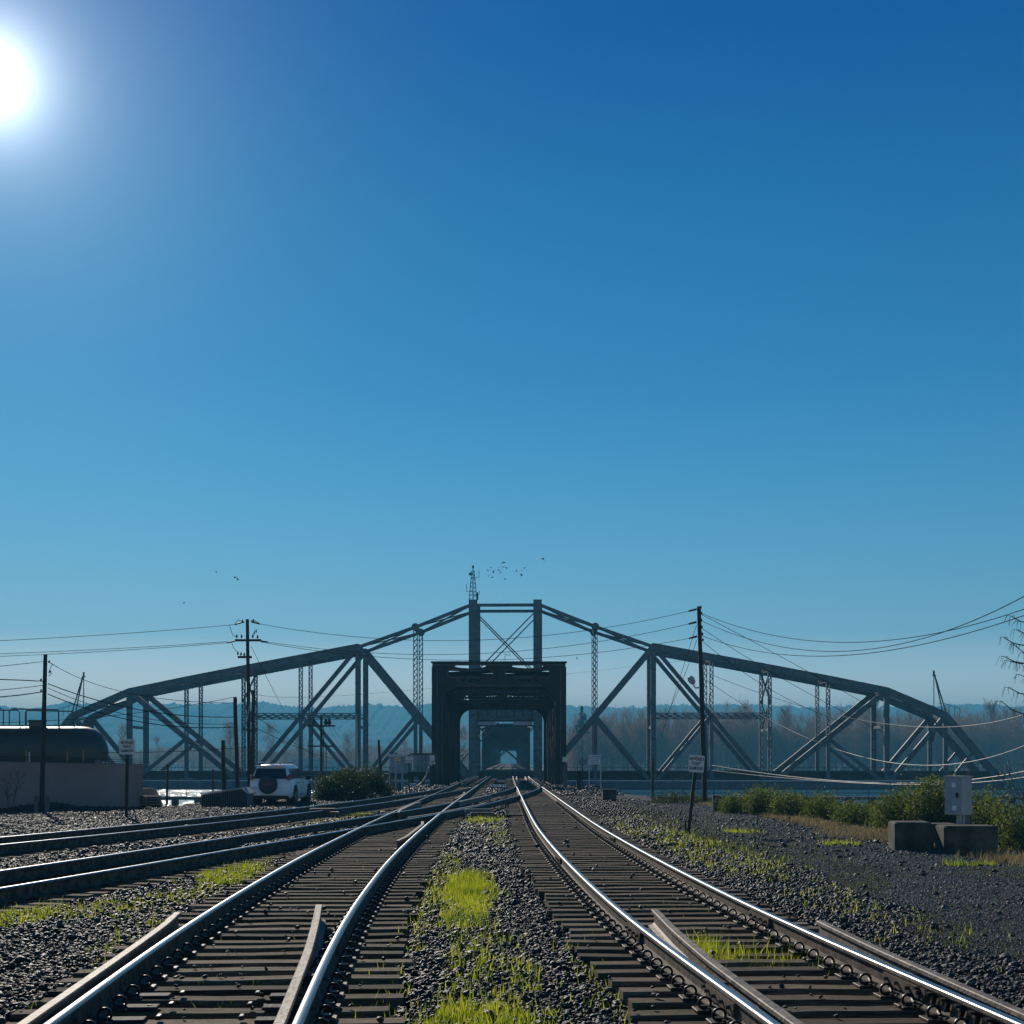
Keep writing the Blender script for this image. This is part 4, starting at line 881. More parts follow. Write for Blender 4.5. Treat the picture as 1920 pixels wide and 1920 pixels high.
for i, y in enumerate(fr):
    for s_ in (-1, 1):
        x = AX(y)+s_*W
        if i: ap('laced_post', lambda m: m.laced((x, y, -.4), (x, y, 8.4), .5, .5, (1, 0, 0), .5, .1, .08))
        else: ap('portal_post', lambda m: m.box((x, 105.5, 4.1), (.72, .9, 9)))
        if i < 6:
            y2 = fr[i+1]; x2 = AX(y2)+s_*W; hi, lo = (8.4, -.5) if i % 2 else (-.5, 8.4)
            ap('truss_diagonal', lambda m: m.beam((x, y, lo), (x2, y2, hi), .4, .45, (1, 0, 0)))
    if i:
        cx = AX(y)
        ap('sway_frame', lambda m: m.beam((cx-W, y, 8.3), (cx+W, y, 8.3), .3, .35, (0, 1, 0)).beam((cx-W, y, 6.85), (cx+W, y, 6.85), .16, .3, (0, 1, 0)))
        def xb(m):
            k = 8
            for j in range(k):
                a, b = cx-W+2*W*j/k, cx-W+2*W*(j+1)/k
                m.beam((a, y, 6.95), (b, y, 8.2), .09, .09, (0, 1, 0)); m.beam((a, y, 8.2), (b, y, 6.95), .09, .09, (0, 1, 0))
        ap('sway_lattice', xb, M_steel2)
        if i < 6:
            for s_ in (-1, 1): ap('knee_bracket', lambda m: plate_xz(m, [[(cx+s_*4.3, 7.0), (cx+s_*3.0, 7.0)]+[(cx+s_*(3.0+1.3*math.sin(a)), 5.7+1.3*math.cos(a)) for a in np.linspace(0.1, math.pi/2, 7)]], .08, y))
    if i < 6:
        y2 = fr[i+1]; a, b = AX(y), AX(y2)
        ap('top_lateral', lambda m: m.beam((a-W, y, 8.45), (b+W, y2, 8.45), .22, .22).beam((a+W, y, 8.45), (b-W, y2, 8.45), .22, .22))
        ap('floor_beam', lambda m: m.box((b, y2, -.75), (9, .5, .9)), M_darkgirder)
for s_ in (-1, 1):
    ap('top_chord', lambda m: m.beam((AX(105)+s_*W, 106, 8.55), (AX(141)+s_*W, 141, 8.55), .62, .6))
    ap('bottom_chord', lambda m: m.beam((AX(105)+s_*W, 105, -.75), (AX(141)+s_*W, 141, -.75), .62, .9))
ap('far_portal_frame', lambda m: header(m, 141.3, 8.7, 6.75, 1.25, True, 8.2))
ap('stringer', lambda m: m.box((-2.9, 123, -.75), (.6, 36, .8)).box((.95, 123, -.75), (.6, 36, .8)), M_darkgirder)
for i in range(66):
    y = 106.6+i*.53; o = put('bridge_tie', TIE_MESH[i % 7], AP, (AX(y)+.95-2.0, y-105, -.01), 0); o.scale = (1.1, 1, 1)
    o = put('bridge_tie', TIE_MESH[(i+3) % 7], AP, (AX(y)+.95+1.9, y-105, -.01), 0); o.scale = (1.1, 1, 1)
ab = thing('abutment', 'dark concrete abutment at the bank under the portal', 'abutment', (-1, 107, -9))
MB().box((-1, 107.2, -5.3), (15, 2.4, 8.4)).build('abutment_wall', M_concdark, ab)
pr = thing('river_pier', 'concrete river pier under the far end of the portal span', 'pier', (-1, 141, -9))
MB().box((-1, 141.5, -5.4), (13, 3, 7.9)).build('pier_shaft', M_concdark, pr)
# plates on the portal
def small_sign(name, label, px0, px1, py0, py1, Y, lines, size, post=None, matl=None, cat='sign', grp=None, base=None):
    a, b = P(px0, py1, Y), P(px1, py0, Y); c_ = (a+b)/2; T = thing(name, label, cat, (c_.x, Y, base if base is not None else a.z), group=grp)
    MB().box(c_, (b.x-a.x, .02, b.z-a.z)).build('sign_plate', matl or M_signw, T)
    m = MB(); h = b.z-a.z
    for i, ln in enumerate(lines): text_xz(m, ln, size*h, c_.x, c_.z+h*(.5-(i+.5)/len(lines))*.86, Y-.014, squash=1.0)
    if m.v: m.build('lettering', M_ink, T)
    return T, c_
small_sign('milepost_sign', 'blank white plate bolted to the left post of the portal', 806, 815, 1416, 1427, 104.4, [], .3)
small_sign('milepost_sign', 'low white plate on the left portal post reading 9.6', 805, 816, 1428.5, 1433, 104.4, ['9.6'], .95)
small_sign('milepost_sign', 'small white plate on the right post of the portal', 1054.5, 1062, 1419, 1428.5, 104.4, [], .3)

# farther fixed spans beyond the swing span
ordn = ['nearest', 'second', 'third', 'fourth', 'fifth', 'farthest']
for k in range(6):
    y0 = 287+k*77; S = thing('truss_span', f'{ordn[k]} of the hazy truss spans beyond the swing span, seen through the portal', 'bridge', (AX(y0), y0, 0), group='truss spans beyond the swing span')
    hgt = lambda u: 8.2+1.6*math.sin(math.pi*u)
    def sp_(name, f, m=M_black): mb = MB(); f(mb); return mb.build(name, m, S)
    for j in range(10):
        y = y0+j*8.3; cx = AX(y); z = hgt(j/9)
        sp_('portal_frame' if j in (0, 9) else 'cross_frame', lambda m: header(m, y, z, 6.6, 1.3, False, 8.3, 9.6, .5))
        if j < 9:
            y2 = y+8.3; z2 = hgt((j+1)/9)
            for s_ in (-1, 1):
                sp_('top_chord', lambda m: m.beam((cx+s_*W, y, z-.2), (cx+s_*W, y2, z2-.2), .5, .5))
                sp_('truss_diagonal', lambda m: m.beam((cx+s_*W, y, -.5 if j % 2 else z), (cx+s_*W, y2, z2 if j % 2 else -.5), .4, .4, (1, 0, 0)))
            sp_('top_lateral', lambda m: m.beam((cx-W, y, z), (cx+W, y2, z2), .25, .25).beam((cx+W, y, z), (cx-W, y2, z2), .25, .25))
    sp_('deck', lambda m: m.box((AX(y0), y0+37.3, -.45), (9.6, 75.5, .8)), M_darkgirder)
    for tx in (-2.9, .95):
        for g in (-G, G): sp_('rail', lambda m: m.box((tx+g+AX(y0)+.95, y0+37.3, .08), (.08, 75.5, .2)), M_guard)
    sp_('river_pier', lambda m: m.box((AX(y0), y0-.6, -5.1), (11, 2.5, 8.4)), M_concdark)

# ------------------------------------------------------------------ fender pier under the open span
FD = thing('fender_pier', 'dark timber fender pier with open handrail running low under the swing span', 'pier', (0, 186, -9))
YF = 186.0; zdk = P(0, 1497, YF).z
MB().box((0, YF+1.5, zdk), (148, 4, .35)).build('pier_deck', M_darkgirder, FD)
MB().box((0, YF-.6, zdk-1.1), (148, .3, .3)).box((0, YF-.6, zdk-1.9), (148, .3, .3)).build('waling_beam', M_darkgirder, FD)
for i in range(50):
    x = -73.5+i*3.0; MB().tube([(x, YF, -9.6), (x, YF, zdk)], .19, 6).box((x, YF+.1, zdk-.9), (1.1 if i % 2 else .9, .2, 1.5)).build('timber_pile', M_darkgirder, FD)
f = MB()
for i in range(38): x = -74+i*4.0; f.box((x, YF-.3, zdk+.65), (.09, .09, 1.2))
f.build('handrail_post', M_darkgirder, FD); MB().tube([(-74, YF-.3, zdk+1.2), (74, YF-.3, zdk+1.2)], .06, 5).build('handrail', M_darkgirder, FD); MB().tube([(-74, YF-.3, zdk+.7), (74, YF-.3, zdk+.7)], .04, 5).build('handrail', M_darkgirder, FD)

# ------------------------------------------------------------------ poles
def gz(x, y): return float(ground_z(np.array([x]), np.array([y]))[0])
def pole_px(label, top, bot, w, Y, name='utility_pole', cat='pole', grp=None, m=None, sink=.6):
    a, b = P(*bot, Y), P(*top, Y); z = gz(a.x, Y); a.z = min(a.z, z); r_ = w/F*Y/2
    T = thing(name, label, cat, (a.x, Y, a.z), group=grp)
    n = 6; pts = [a.lerp(b, i/n)+Vector((random.uniform(-.01, .01), 0, 0)) for i in range(n+1)]; pts[0].z -= sink
    MB().tube(pts, [r_*1.12-r_*.25*i/n for i in range(n+1)], 9).build('shaft', m or M_wood, T, smooth=True)
    return T
def ins(m, p, r_=.05, h=.14): m.tube([p, p+Vector((0, 0, h*.3)), p+Vector((0, 0, h*.6)), p+Vector((0, 0, h))], [r_*.6, r_, r_*.7, r_*.35], 7)
p1 = pole_px('weathered wooden pole standing between two stubby bollards in front of the concrete wall', (85.5, 1227), (77.5, 1519), 8.5, 52)
f = MB()
for (x, y) in ((92, 1243), (93, 1262), (77, 1277), (77, 1297)): ins(f, P(x, y, 52), .04, .1)
f.tube([P(90, 1240, 52), P(98, 1246, 52), P(93, 1256, 52), P(97, 1262, 52), P(91, 1268, 52)], .012, 4)
f.build('insulator', M_insul, p1)
for x in (68, 88.5):
    T = thing('bollard', 'pale concrete bollard on the left of the wooden pole by the wall' if x < 75 else 'pale concrete bollard on the right of the wooden pole by the wall', 'bollard', (P(x, 1517, 51.6).x, 51.6, -.06), group='bollards by the wooden pole')
    a = P(x, 1517, 51.6); MB().cbox((a.x, 51.6, .21), (.13, .13, .62), .02).build('bollard_post', M_conc, T)
p2 = pole_px('tallest wooden pole on the left with two crossarms and many insulators, behind the white car', (464, 1161), (468, 1503), 7, 66)
f = MB(); f.beam(P(441, 1200.5, 65.8), P(489, 1200.5, 65.8), .12, .1); f.beam(P(446, 1232, 65.8), P(472, 1232, 65.8), .1, .1); f.build('crossarm', M_wood, p2)
f = MB()
for (x, y) in ((444, 1196), (453, 1196), (474, 1196), (483, 1197), (446, 1228), (452, 1229), (458, 1230), (475, 1167), (455, 1168)): ins(f, P(x, y, 65.7), .05, .16)
for (x0, y0, x1, y1) in ((441, 1202, 425, 1205), (489, 1202, 503, 1204), (458, 1166, 440, 1171), (471, 1166, 487, 1170)): f.tube([P(x0, y0, 65.8), P(x1, y1, 65.8)], .035, 5)
f.build('insulator', M_insul, p2)
f = MB(); f.tube([P(476, 1190, 65.8), P(478, 1183, 65.8), P(481, 1186, 65.8), P(480, 1180, 65.8)], .03, 5); f.tube([P(455, 1166, 65.8), P(447, 1162, 65.8), P(440, 1170, 65.8)], .015, 4); f.tube([P(470, 1164, 65.8), P(478, 1164, 65.8), P(487, 1169, 65.8)], .015, 4)
f.tube([P(434, 1204, 65.8), P(438, 1215, 65.8), P(446, 1224, 65.8)], .012, 4); f.tube([P(430, 1172, 65.8), P(436, 1190, 65.8), P(444, 1196, 65.8)], .012, 4); f.build('jumper_wire', M_wire, p2)
cnd = MB(); cnd.tube([P(468, 1320, 65.7), P(463, 1352, 65.7), P(459, 1362, 65.7)], .03, 5); cnd.build('pale_conduit', M_cable, p2)
pole_px('thick cut-off wooden pole right behind the tallest left pole', (475, 1294), (473, 1503), 7, 65.2)
pole_px('dark leaning stub pole a little left of the white car', (440.5, 1307), (446.5, 1508), 8, 60)
pole_px('short thick stub pole behind the low shed', (418.5, 1388), (420, 1482), 8, 65.4)
pole_px('slim dark post in front of the river, right of the wall end', (315, 1432), (311, 1509), 4, 60, 'post', 'post')
pole_px('thin dark fence post between the wall and the low shed', (399, 1442), (399, 1484), 3, 64, 'post', 'post')
p6 = pole_px('wooden pole with two wide crossarms standing behind the round bush', (602.5, 1340), (602, 1446), 5.5, 100, sink=6)
f = MB(); f.beam(P(577, 1361, 99.8), P(628, 1361, 99.8), .14, .12); f.build('crossarm', M_wood, p6); f = MB(); f.beam(P(577, 1399, 99.8), P(626, 1399, 99.8), .1, .1); f.build('crossarm', M_wood, p6)
f = MB()
for x in (588, 611, 617.5): ins(f, P(x, 1359, 99.8), .16, .45)
f.build('insulator', M_insul, p6)
f = MB()
for (x, y0) in ((586, 1362), (607, 1362), (611.5, 1400)): f.tube([P(x, y0, 99.8), P(x, 1444, 99.8)], .03, 4)
f.build('drop_wire', M_wire, p6)
pole_px('short leaning wooden post between the round bush and the small hut', (710, 1387), (716, 1472), 5, 82)
pole_px('pale narrow steel post in front of the round bush', (667.5, 1340), (671.5, 1493), 4, 72, 'post', 'post', m=M_galv)
pole_px('thin pale post at the right edge of the round bush', (697, 1436), (698.5, 1490), 4, 73, 'post', 'post', m=M_galv)
pole_px('dark wooden post on the bank right of the portal', (1224, 1423), (1224, 1498), 4.5, 66, 'post', 'post')
p7 = pole_px('tall leaning wooden pole on the right carrying a street lamp and the high wires', (1310.5, 1137), (1322, 1507), 8.6, 61)
f = MB(); f.tube([P(1313, 1289, 60.8), P(1304, 1290, 60.8), P(1301, 1286, 60.8), P(1300, 1282, 60.8)], .035, 6); f.build('lamp_arm', M_galv, p7)
f = MB(); f.tube([P(1300.5, 1283, 60.8), P(1299, 1279, 60.8), P(1296, 1274, 60.8), P(1292, 1269, 60.8)], [.06, .13, .15, .1], 8); f.build('lamp_head', M_galv, p7)
f = MB()
for (x, y) in ((1314, 1141), (1315, 1152), (1315, 1165), (1316, 1178), (1317, 1191), (1318, 1202)): ins(f, P(x, y, 60.8), .05, .12)
for (x0, y0) in ((1306, 1142), (1306, 1166), (1307, 1193)): f.tube([P(x0, y0, 60.9), P(x0-15, y0+4, 60.9)], [.05, .04], 5)
f.build('insulator', M_insul, p7)
f = MB(); f.tube([P(1316, 1300, 60.8), P(1330, 1302, 60.8), P(1322, 1500, 60.8)], .01, 4); f.build('ground_wire', M_wire, p7)

# ------------------------------------------------------------------ wires
def quad(p, m, q, n=28):
    # parabola through three points (middle at its own parameter)
    u = (m-p).length/((m-p).length+(q-m).length); out = []
    for i in range(n+1):
        t_ = i/n; a = (t_-u)*(t_-1)/u; b = t_*(t_-1)/(u*(u-1)); c_ = t_*(t_-u)/(1-u); out.append(p*a+m*b+q*c_)
    return out
def wire(label, a, m, b, r_=.012, matl=None, grp='overhead wires', cat='wire'):
    pa, pm, pb = P(*a), P(*m), P(*b); T = MB().tube(quad(pa, pm, pb), r_, 5); base = pa.copy()
    o = link('overhead_wire', T.mesh('overhead_wire', matl or M_wire, base, True)); o.location = base; tag(o, label, cat, grp)
W1 = [('topmost wire from the left picture edge to the tallest left pole', (-60, 1204, 60), (200, 1190, 62), (441, 1171, 65.8)),
 ('upper of the twin wires reaching the left pole crossarm', (-60, 1228, 60), (200, 1217, 62), (427, 1203, 65.8)),
 ('lower of the twin wires reaching the left pole crossarm', (-60, 1233, 60), (200, 1221, 62), (427, 1205, 65.7)),
 ('highest wire between the tallest left pole and the right lamp pole', (487, 1170, 65.8), (885, 1200.5, 64), (1291, 1146, 61)),
 ('second wire down between the tallest left pole and the right lamp pole', (503, 1204, 65.8), (885, 1226, 64), (1291, 1170, 61)),
 ('third wire down between the tallest left pole and the right lamp pole', (489, 1204, 65.8), (885, 1238, 64), (1292, 1197, 61)),
 ('lowest long wire, passing behind the portal top and the right truss', (477, 1276, 65.8), (800, 1291.5, 150), (1300, 1236, 203)),
 ('wavy wire from the picture edge to the top of the pole by the wall', (-40, 1253, 46), (40, 1245, 49), (83, 1240, 52)),
 ('thick wire from the picture edge to the middle of the pole by the wall', (-40, 1273, 46), (30, 1275, 49), (80, 1277.5, 52)),
 ('thin wire from the picture edge to the pole by the wall', (-40, 1297, 46), (30, 1291, 49), (80, 1285, 52)),
 ('lower thick wire from the picture edge to the pole by the wall', (-40, 1310, 46), (30, 1304, 49), (79, 1297, 52)),
 ('sagging wire from the top of the pole by the wall towards the stub poles', (93, 1242, 52), (225, 1296, 56), (440, 1318, 60)),
 ('upper thick wire sagging from the pole by the wall to the dark stub pole', (90, 1282, 52), (262, 1331, 56), (440, 1344.5, 60)),
 ('lower thick wire sagging from the pole by the wall to the dark stub pole', (90, 1301.5, 52), (265, 1354, 56), (440, 1363, 60)),
 ('faint wire sagging below the others towards the dark stub pole', (90, 1290, 52), (262, 1345, 56), (440, 1357, 60)),
 ('wire rising from the tank car railing to the dark stub pole top', (-20, 1355, 60), (180, 1345, 60), (440, 1307, 60)),
 ('low wire crossing behind the sign at the wall end', (190, 1411, 62), (330, 1409, 63), (470, 1400, 65)),
 ('guy wire slanting from the tallest left pole down to the right', (471, 1212, 65.8), (500, 1270, 70), (532, 1331, 76)),
 ('wire sloping from the cut-off pole down behind the car roof', (478, 1342, 65.2), (540, 1385, 70), (602, 1399, 99)),
 ('lower wire sloping from the cut-off pole towards the crossarm pole', (478, 1364, 65.2), (560, 1402, 75), (660, 1425, 99)),
 ('steep wire falling from the crossarm pole to the pale steel post', (617, 1362, 99.8), (640, 1405, 90), (668, 1437, 72)),
 ('second steep wire falling from the crossarm pole past the pale post', (624, 1364, 99.8), (655, 1408, 92), (700, 1437, 80)),
 ('highest wire leaving the lamp pole and sagging to the right edge', (1315, 1150, 60.8), (1560, 1204, 48), (1960, 1128, 34)),
 ('middle wire leaving the lamp pole, crossing the highest one near the right edge', (1315, 1164, 60.8), (1560, 1221.5, 46), (1960, 1096, 30)),
 ('third wire leaving the lamp pole and sagging to the right edge', (1316, 1192, 60.8), (1560, 1230, 46), (1960, 1140, 32)),
 ('steep wire running down from the lamp pole top to the truss on the right', (1315, 1152, 60.8), (1480, 1240, 62), (1640, 1330, 64)),
 ('second steep wire running down from the lamp pole to the right', (1316, 1178, 60.8), (1383, 1222, 62), (1660, 1375, 64)),
 ('third steep faint wire down from the lamp pole to the right', (1318, 1203, 60.8), (1440, 1290, 62), (1600, 1360, 64)),
 ('faint guy wire slanting down left from the lamp pole', (1306, 1172, 60.8), (1275, 1270, 66), (1240, 1380, 74)),
 ('second faint guy wire slanting down left from the lamp pole', (1306, 1200, 60.8), (1285, 1262, 66), (1248, 1345, 74))]
for w_ in W1: wire(*w_, r_=.018 if 'thick' in w_[0] else .011)
wire('bright cable sagging deeply from the lamp pole across the truss', (1325, 1276, 60.8), (1594, 1413, 50), (1960, 1380, 36), .011, M_cable, 'bright cables')
wire('faint bright cable high across the right truss', (1326, 1262, 60.8), (1640, 1354.5, 52), (1990, 1312, 40), .009, M_cable, 'bright cables')
wire('upper of the two bright low cables in front of the lower chord', (1335, 1435, 60.8), (1620, 1467, 50), (1980, 1432, 36), .014, M_cable, 'bright cables')
wire('lower of the two bright low cables in front of the lower chord', (1335, 1444.5, 60.8), (1640, 1469.5, 50), (1980, 1446, 36), .012, M_cable, 'bright cables')
wire('thin bright guy wire left of the right diamond sign', (1240, 1472, 60), (1262, 1464, 60), (1296, 1449, 60), .012, M_cable, 'bright cables')

# ------------------------------------------------------------------ signs
def diamond_sign(label, px0, px1, py0, py1, base, Y, tilt):
    a, b = P(px0, py1, Y), P(px1, py0, Y); c_ = (a+b)/2; z0 = gz(P(base[0], base[1], Y).x, Y)
    T = thing('railway_sign', label, 'sign', (P(base[0], base[1], Y).x, Y, z0)); w, h = b.x-a.x, b.z-a.z
    M = Matrix.Translation(c_) @ Matrix.Rotation(tilt, 4, 'Y') @ Matrix.Translation(-c_)
    def bt(m, name, material, par):
        m.v = [tuple(M @ Vector(p)) for p in m.v]; return m.build(name, material, par)
    m = MB(); loop = []
    for (sx, sz) in ((1, 1), (-1, 1), (-1, -1), (1, -1)):
        for k in range(5):
            an = {(1, 1): 0, (-1, 1): 90, (-1, -1): 180, (1, -1): 270}[(sx, sz)]+k*22.5; loop.append((c_.x+sx*(w/2-.04)+.04*math.cos(R(an)), c_.z+sz*(h/2-.04)+.04*math.sin(R(an))))
    plate_xz(m, [loop], .008, Y); pl_ = bt(m, 'sign_plate', M_signw, T)
    m = MB()
    for i, ln in enumerate(('MOVEABLE', 'POINT', 'DIAMOND')): text_xz(m, ln, h*.27, c_.x, c_.z+h*(.27-.27*i), Y-.008, squash=.62, spacing=1.05)
    bt(m, 'lettering', M_ink, pl_)
    m = MB(); 
    for sz in (-.42, .42): m.cyl((c_.x, Y-.014, c_.z+sz*h), (c_.x, Y-.004, c_.z+sz*h), .012, n=8)
    bt(m, 'bolt', M_galv, pl_)
    top = c_+(Matrix.Rotation(tilt, 3, 'Y') @ Vector((0, 0, h*.48))); bot = Vector((P(base[0], base[1], Y).x, Y, z0-.3)); top.y = Y+.04; bot.y = Y+.04
    m = MB(); m.beam(bot, top, .085, .07, (0, 1, 0)); m.build('sign_post', M_wood, T)
    return T
diamond_sign('upright white sign reading moveable point diamond, in front of the concrete wall', 223.5, 253.5, 1386, 1414.5, (236, 1534), 45.5, 0)
t_ = diamond_sign('tilted white sign reading moveable point diamond, in front of the lamp pole', 1291, 1320.5, 1416, 1448, (1288, 1561), 36.5, R(4.5))
MB().tube([P(1287, 1562, 36.3), P(1285.5, 1548, 36.3), P(1286, 1537, 36.3)], [.03, .028, .01], 5).build('broken_stub', M_wood, t_)
def notice(label, px0, px1, py0, py1, base_y, Y, lines, size, matl, legs=2):
    T, c_ = small_sign('notice_sign', label, px0, px1, py0, py1, Y, lines, size, matl=matl, base=P(px0, base_y, Y).z)
    xs_ = (P(px0+1, 0, Y).x, P(px1+1, 0, Y).x) if legs == 2 else (c_.x,)
    for x in xs_: MB().box((x, Y+.05, (c_.z+P(0, base_y, Y).z)/2-.2), (.07, .07, c_.z-P(0, base_y, Y).z+1.0)).build('sign_post', M_galv if legs == 2 else M_wood, T)
    return T
M_signb = mat('sign_pale_blue', (0.62, 0.72, 0.78), (0.5, 0.62, 0.7), rough=.5)
notice('pale blue two-legged notice with small print right of the portal', 1104, 1125.5, 1415.5, 1433, 1489, 84, ['NO TRESPASSING', 'RAILROAD PROPERTY', 'VIOLATORS', 'PROSECUTED'], .155, M_signb)
notice('small faded notice nearer the portal, left of the pale blue one', 1085, 1100, 1424, 1434, 1482, 92, [], .2, M_corr, 1)
notice('small cream notice on a dark post in front of the hut', 760, 774, 1419, 1430, 1477, 88, ['NO', 'TRESPASSING'], .28, M_signw, 1)

# ------------------------------------------------------------------ wall, bollards, posts, tank car
WL = thing('concrete_wall', 'long pinkish grey stucco wall at the left in front of the tank car', 'wall', (-20, 55, 0))
a, b = P(265, 1447, 57), P(-120, 1431, 51.2)
m = MB(); d = (a-b); L = d.length; m.beam(Vector((a.x, a.y, .62)), Vector((b.x, b.y, .78)), .25, 1.9, (0, 0, 1)); m.build('wall_panel', M_wall, WL)
m = MB(); m.beam(Vector((a.x, a.y, 1.60)), Vector((b.x, b.y, 1.76)), .3, .05, (0, 0, 1)); m.build('wall_cap', M_wall, WL)
FN = thing('barbed_wire_fence', 'low wire strands on thin pipes above the left concrete wall', 'fence', (-22, 53, 1.2))
for px in (-40, 55, 195, 262):
    y = np.interp(px, [-120, 265], [51.2, 57])+.3; q = P(px, 1440, y); MB().tube([(q.x, y, -.2), (q.x, y, 2.1 if px == 55 else 1.75)], .03, 6).build('fence_pipe', M_galv, FN)
for dz in (.02, .09, .17): MB().tube([(a.x, a.y+.3, 1.62+dz), (P(55, 0, 54).x, 54.1, 1.7+dz*1.2), (b.x, b.y+.3, 1.74+dz)], .008, 4).build('wire_strand', M_wire, FN)
# bare saplings by the wall
def twig_tree(m, base, h, r0, n, spread, seed, droop=0, levels=3, rmin=.004, sides=4):
    rnd = random.Random(seed)
    def br(p, d, L, r_, lv):
        pts = [p]; k = 5
        for i in range(k):
            d = (d+Vector((rnd.uniform(-1, 1), rnd.uniform(-1, 1), rnd.uniform(-1, 1)))*.13+Vector((0, 0, .03-droop*lv*.05))).normalized(); pts.append(pts[-1]+d*L/k)
        m.tube(pts, [max(rmin, r_*(1-.72*i/k)) for i in range(k+1)], sides, cap=False)
        if lv < levels:
            for j in range(n if lv else int(n*1.6)):
                t_ = rnd.uniform(.25 if lv == 0 else .15, 1); i = min(k-1, int(t_*k)); q = pts[i].lerp(pts[i+1], t_*k-i)
                a_ = rnd.uniform(0, 6.283); side = Vector((math.cos(a_), math.sin(a_), rnd.uniform(-.1, .5))); dd = (d*(1-spread)+side.normalized()*spread+Vector((0, 0, .15))).normalized()
                br(q, dd, L*rnd.uniform(.35, .6)*(1.15-.5*t_), r_*.5*(1.1-.5*t_), lv+1)
    br(Vector(base), Vector((0, 0, 1)), h, r0, 0)
for (px, Y, h, lb) in ((16, 51, 1.1, 'bare sapling against the wall at the far left'), (22, 50.6, 1.3, 'taller bare sapling beside it at the foot of the wall')):
    q = P(px, 1515, Y); m = MB(); twig_tree(m, (q.x, Y, -.1), h, .02, 6, .55, int(px), levels=2); T = thing('sapling', lb, 'sapling', (q.x, Y, -.1)); m.build('stem', M_bark, T)
TC = thing('tank_car', 'black railway tank car with platform and railing on top, behind the wall', 'tank car', (-31, 86, -.9))
r_ = 1.53; zc = P(0, 1361, 84.5).z-r_; xr = P(193, 0, 85).x; m = MB(); rings = []
prof = [(-.0, 0.02), (.10, .35), (.32, .66), (.7, .88), (1.15, .975), (1.7, 1.0)]; xs_ = []
Lt = 15.0
for (dx, k) in prof: xs_.append((xr-dx, k))
for dx in (4, 6, 8, 10, 12): xs_.append((xr-dx, 1.0))
for (dx, k) in reversed(prof): xs_.append((xr-Lt+dx, k))
for (x, k) in xs_: rings.append([Vector((x, 86+r_*k*math.cos(a_), zc+r_*k*math.sin(a_))) for a_ in np.linspace(0, 2*math.pi, 41)[:-1]])
m.loft(rings); m.build('tank_shell', M_tank, TC, smooth=True)
for x in (xr-1.7, xr-4.6, xr-7.4, xr-10.2): m = MB(); m.loft([[Vector((x+dx, 86+(r_+.012)*math.cos(a_), zc+(r_+.012)*math.sin(a_))) for a_ in np.linspace(0, 2*math.pi, 41)[:-1]] for dx in (-.03, .03)]); m.build('weld_band', M_tank, TC)
xm = P(60, 0, 85).x; MB().cyl((xm, 86, zc+r_-.1), (xm, 86, zc+r_+.3), .5, n=20).cyl((xm, 86, zc+r_+.3), (xm, 86, zc+r_+.38), .55, n=20).build('manway_dome', M_tank, TC)
MB().box((xm-.3, 84.9, zc+r_+.02), (4.6, .7, .05)).box((xm-.3, 87.1, zc+r_+.02), (4.6, .7, .05)).build('walkway', M_tank, TC)
m = MB()
for yy in (84.6, 87.4):
    m.tube([(xm-3.6, yy, zc+r_), (xm-3.6, yy, zc+r_+.95), (xm-3.45, yy, zc+r_+1.02), (xm-1.7, yy, zc+r_+1.02), (xm-1.55, yy, zc+r_+.9), (xm-1.55, yy, zc+r_)], .035, 6)
    m.tube([(xm-1.2, yy, zc+r_), (xm-1.2, yy, zc+r_+.9), (xm-1.05, yy, zc+r_+1.0), (xm+1.65, yy, zc+r_+.95), (xm+1.7, yy, zc+r_+.85), (xm+1.7, yy, zc+r_-.3)], .035, 6)
    for x in (-.2, .8): m.tube([(xm+x, yy, zc+r_), (xm+x, yy, zc+r_+.97)], .03, 5)
m.build('railing', M_tank, TC)
for px in (45, 122, 152): x = P(px, 0, 84).x; a0 = math.asin(.25); MB().box((x, 86-r_-.03, zc-.25), (.06, .04, .65)).build('yellow_strip', M_yellow, TC)
MB().box((P(183, 0, 84.6).x, 84.9, zc-.75), (.5, .03, .5)).build('placard', M_corr, TC)
MB().box((xr-Lt/2, 86, zc-r_-.25), (Lt+1.2, 1.4, .4)).build('underframe', M_tank, TC)
for x in (xr-1.8, xr-3.4, xr-11.6, xr-13.2): MB().cyl((x, 85.2, zc-r_-.75), (x, 85.33, zc-r_-.75), .45, n=18).cyl((x, 86.67, zc-r_-.75), (x, 86.8, zc-r_-.75), .45, n=18).build('wheelset', M_rubber, TC)
MB().box((xr+.6, 86, zc-r_-.2), (1.0, .25, .25)).build('coupler', M_tank, TC)

# ------------------------------------------------------------------ shed, boxes, hut, gate, cabinets, blocks
SH = thing('metal_shed', 'low pale ribbed metal shed with flat gable between the poles and the car', 'shed', (P(425, 0, 58.5).x, 58.5, -.06))
x0, x1 = P(381, 0, 58).x, P(467, 0, 58).x; xm_ = P(457, 0, 58).x; zt = P(0, 1479, 58).z; ze = P(0, 1489.5, 58).z
m = MB(); m.raw([(x0, 57.6, -.3), (x1, 57.6, -.3), (x1, 57.6, ze), (xm_, 57.6, zt), (x0, 57.6, ze), (x0, 59, -.3), (x1, 59, -.3), (x1, 59, ze), (xm_, 59, zt), (x0, 59, ze)], [(0, 1, 2, 3, 4), (9, 8, 7, 6, 5), (0, 4, 9, 5), (1, 6, 7, 2)]); m.build('shed_wall', M_corr, SH)
m = MB(); m.beam((x0-.08, 58.3, ze+.03), (xm_, 58.3, zt+.03), .05, 1.6, (0, 1, 0)); m.beam((xm_, 58.3, zt+.03), (x1+.08, 58.3, ze+.03), .05, 1.6, (0, 1, 0)); m.build('shed_roof', M_galv, SH)
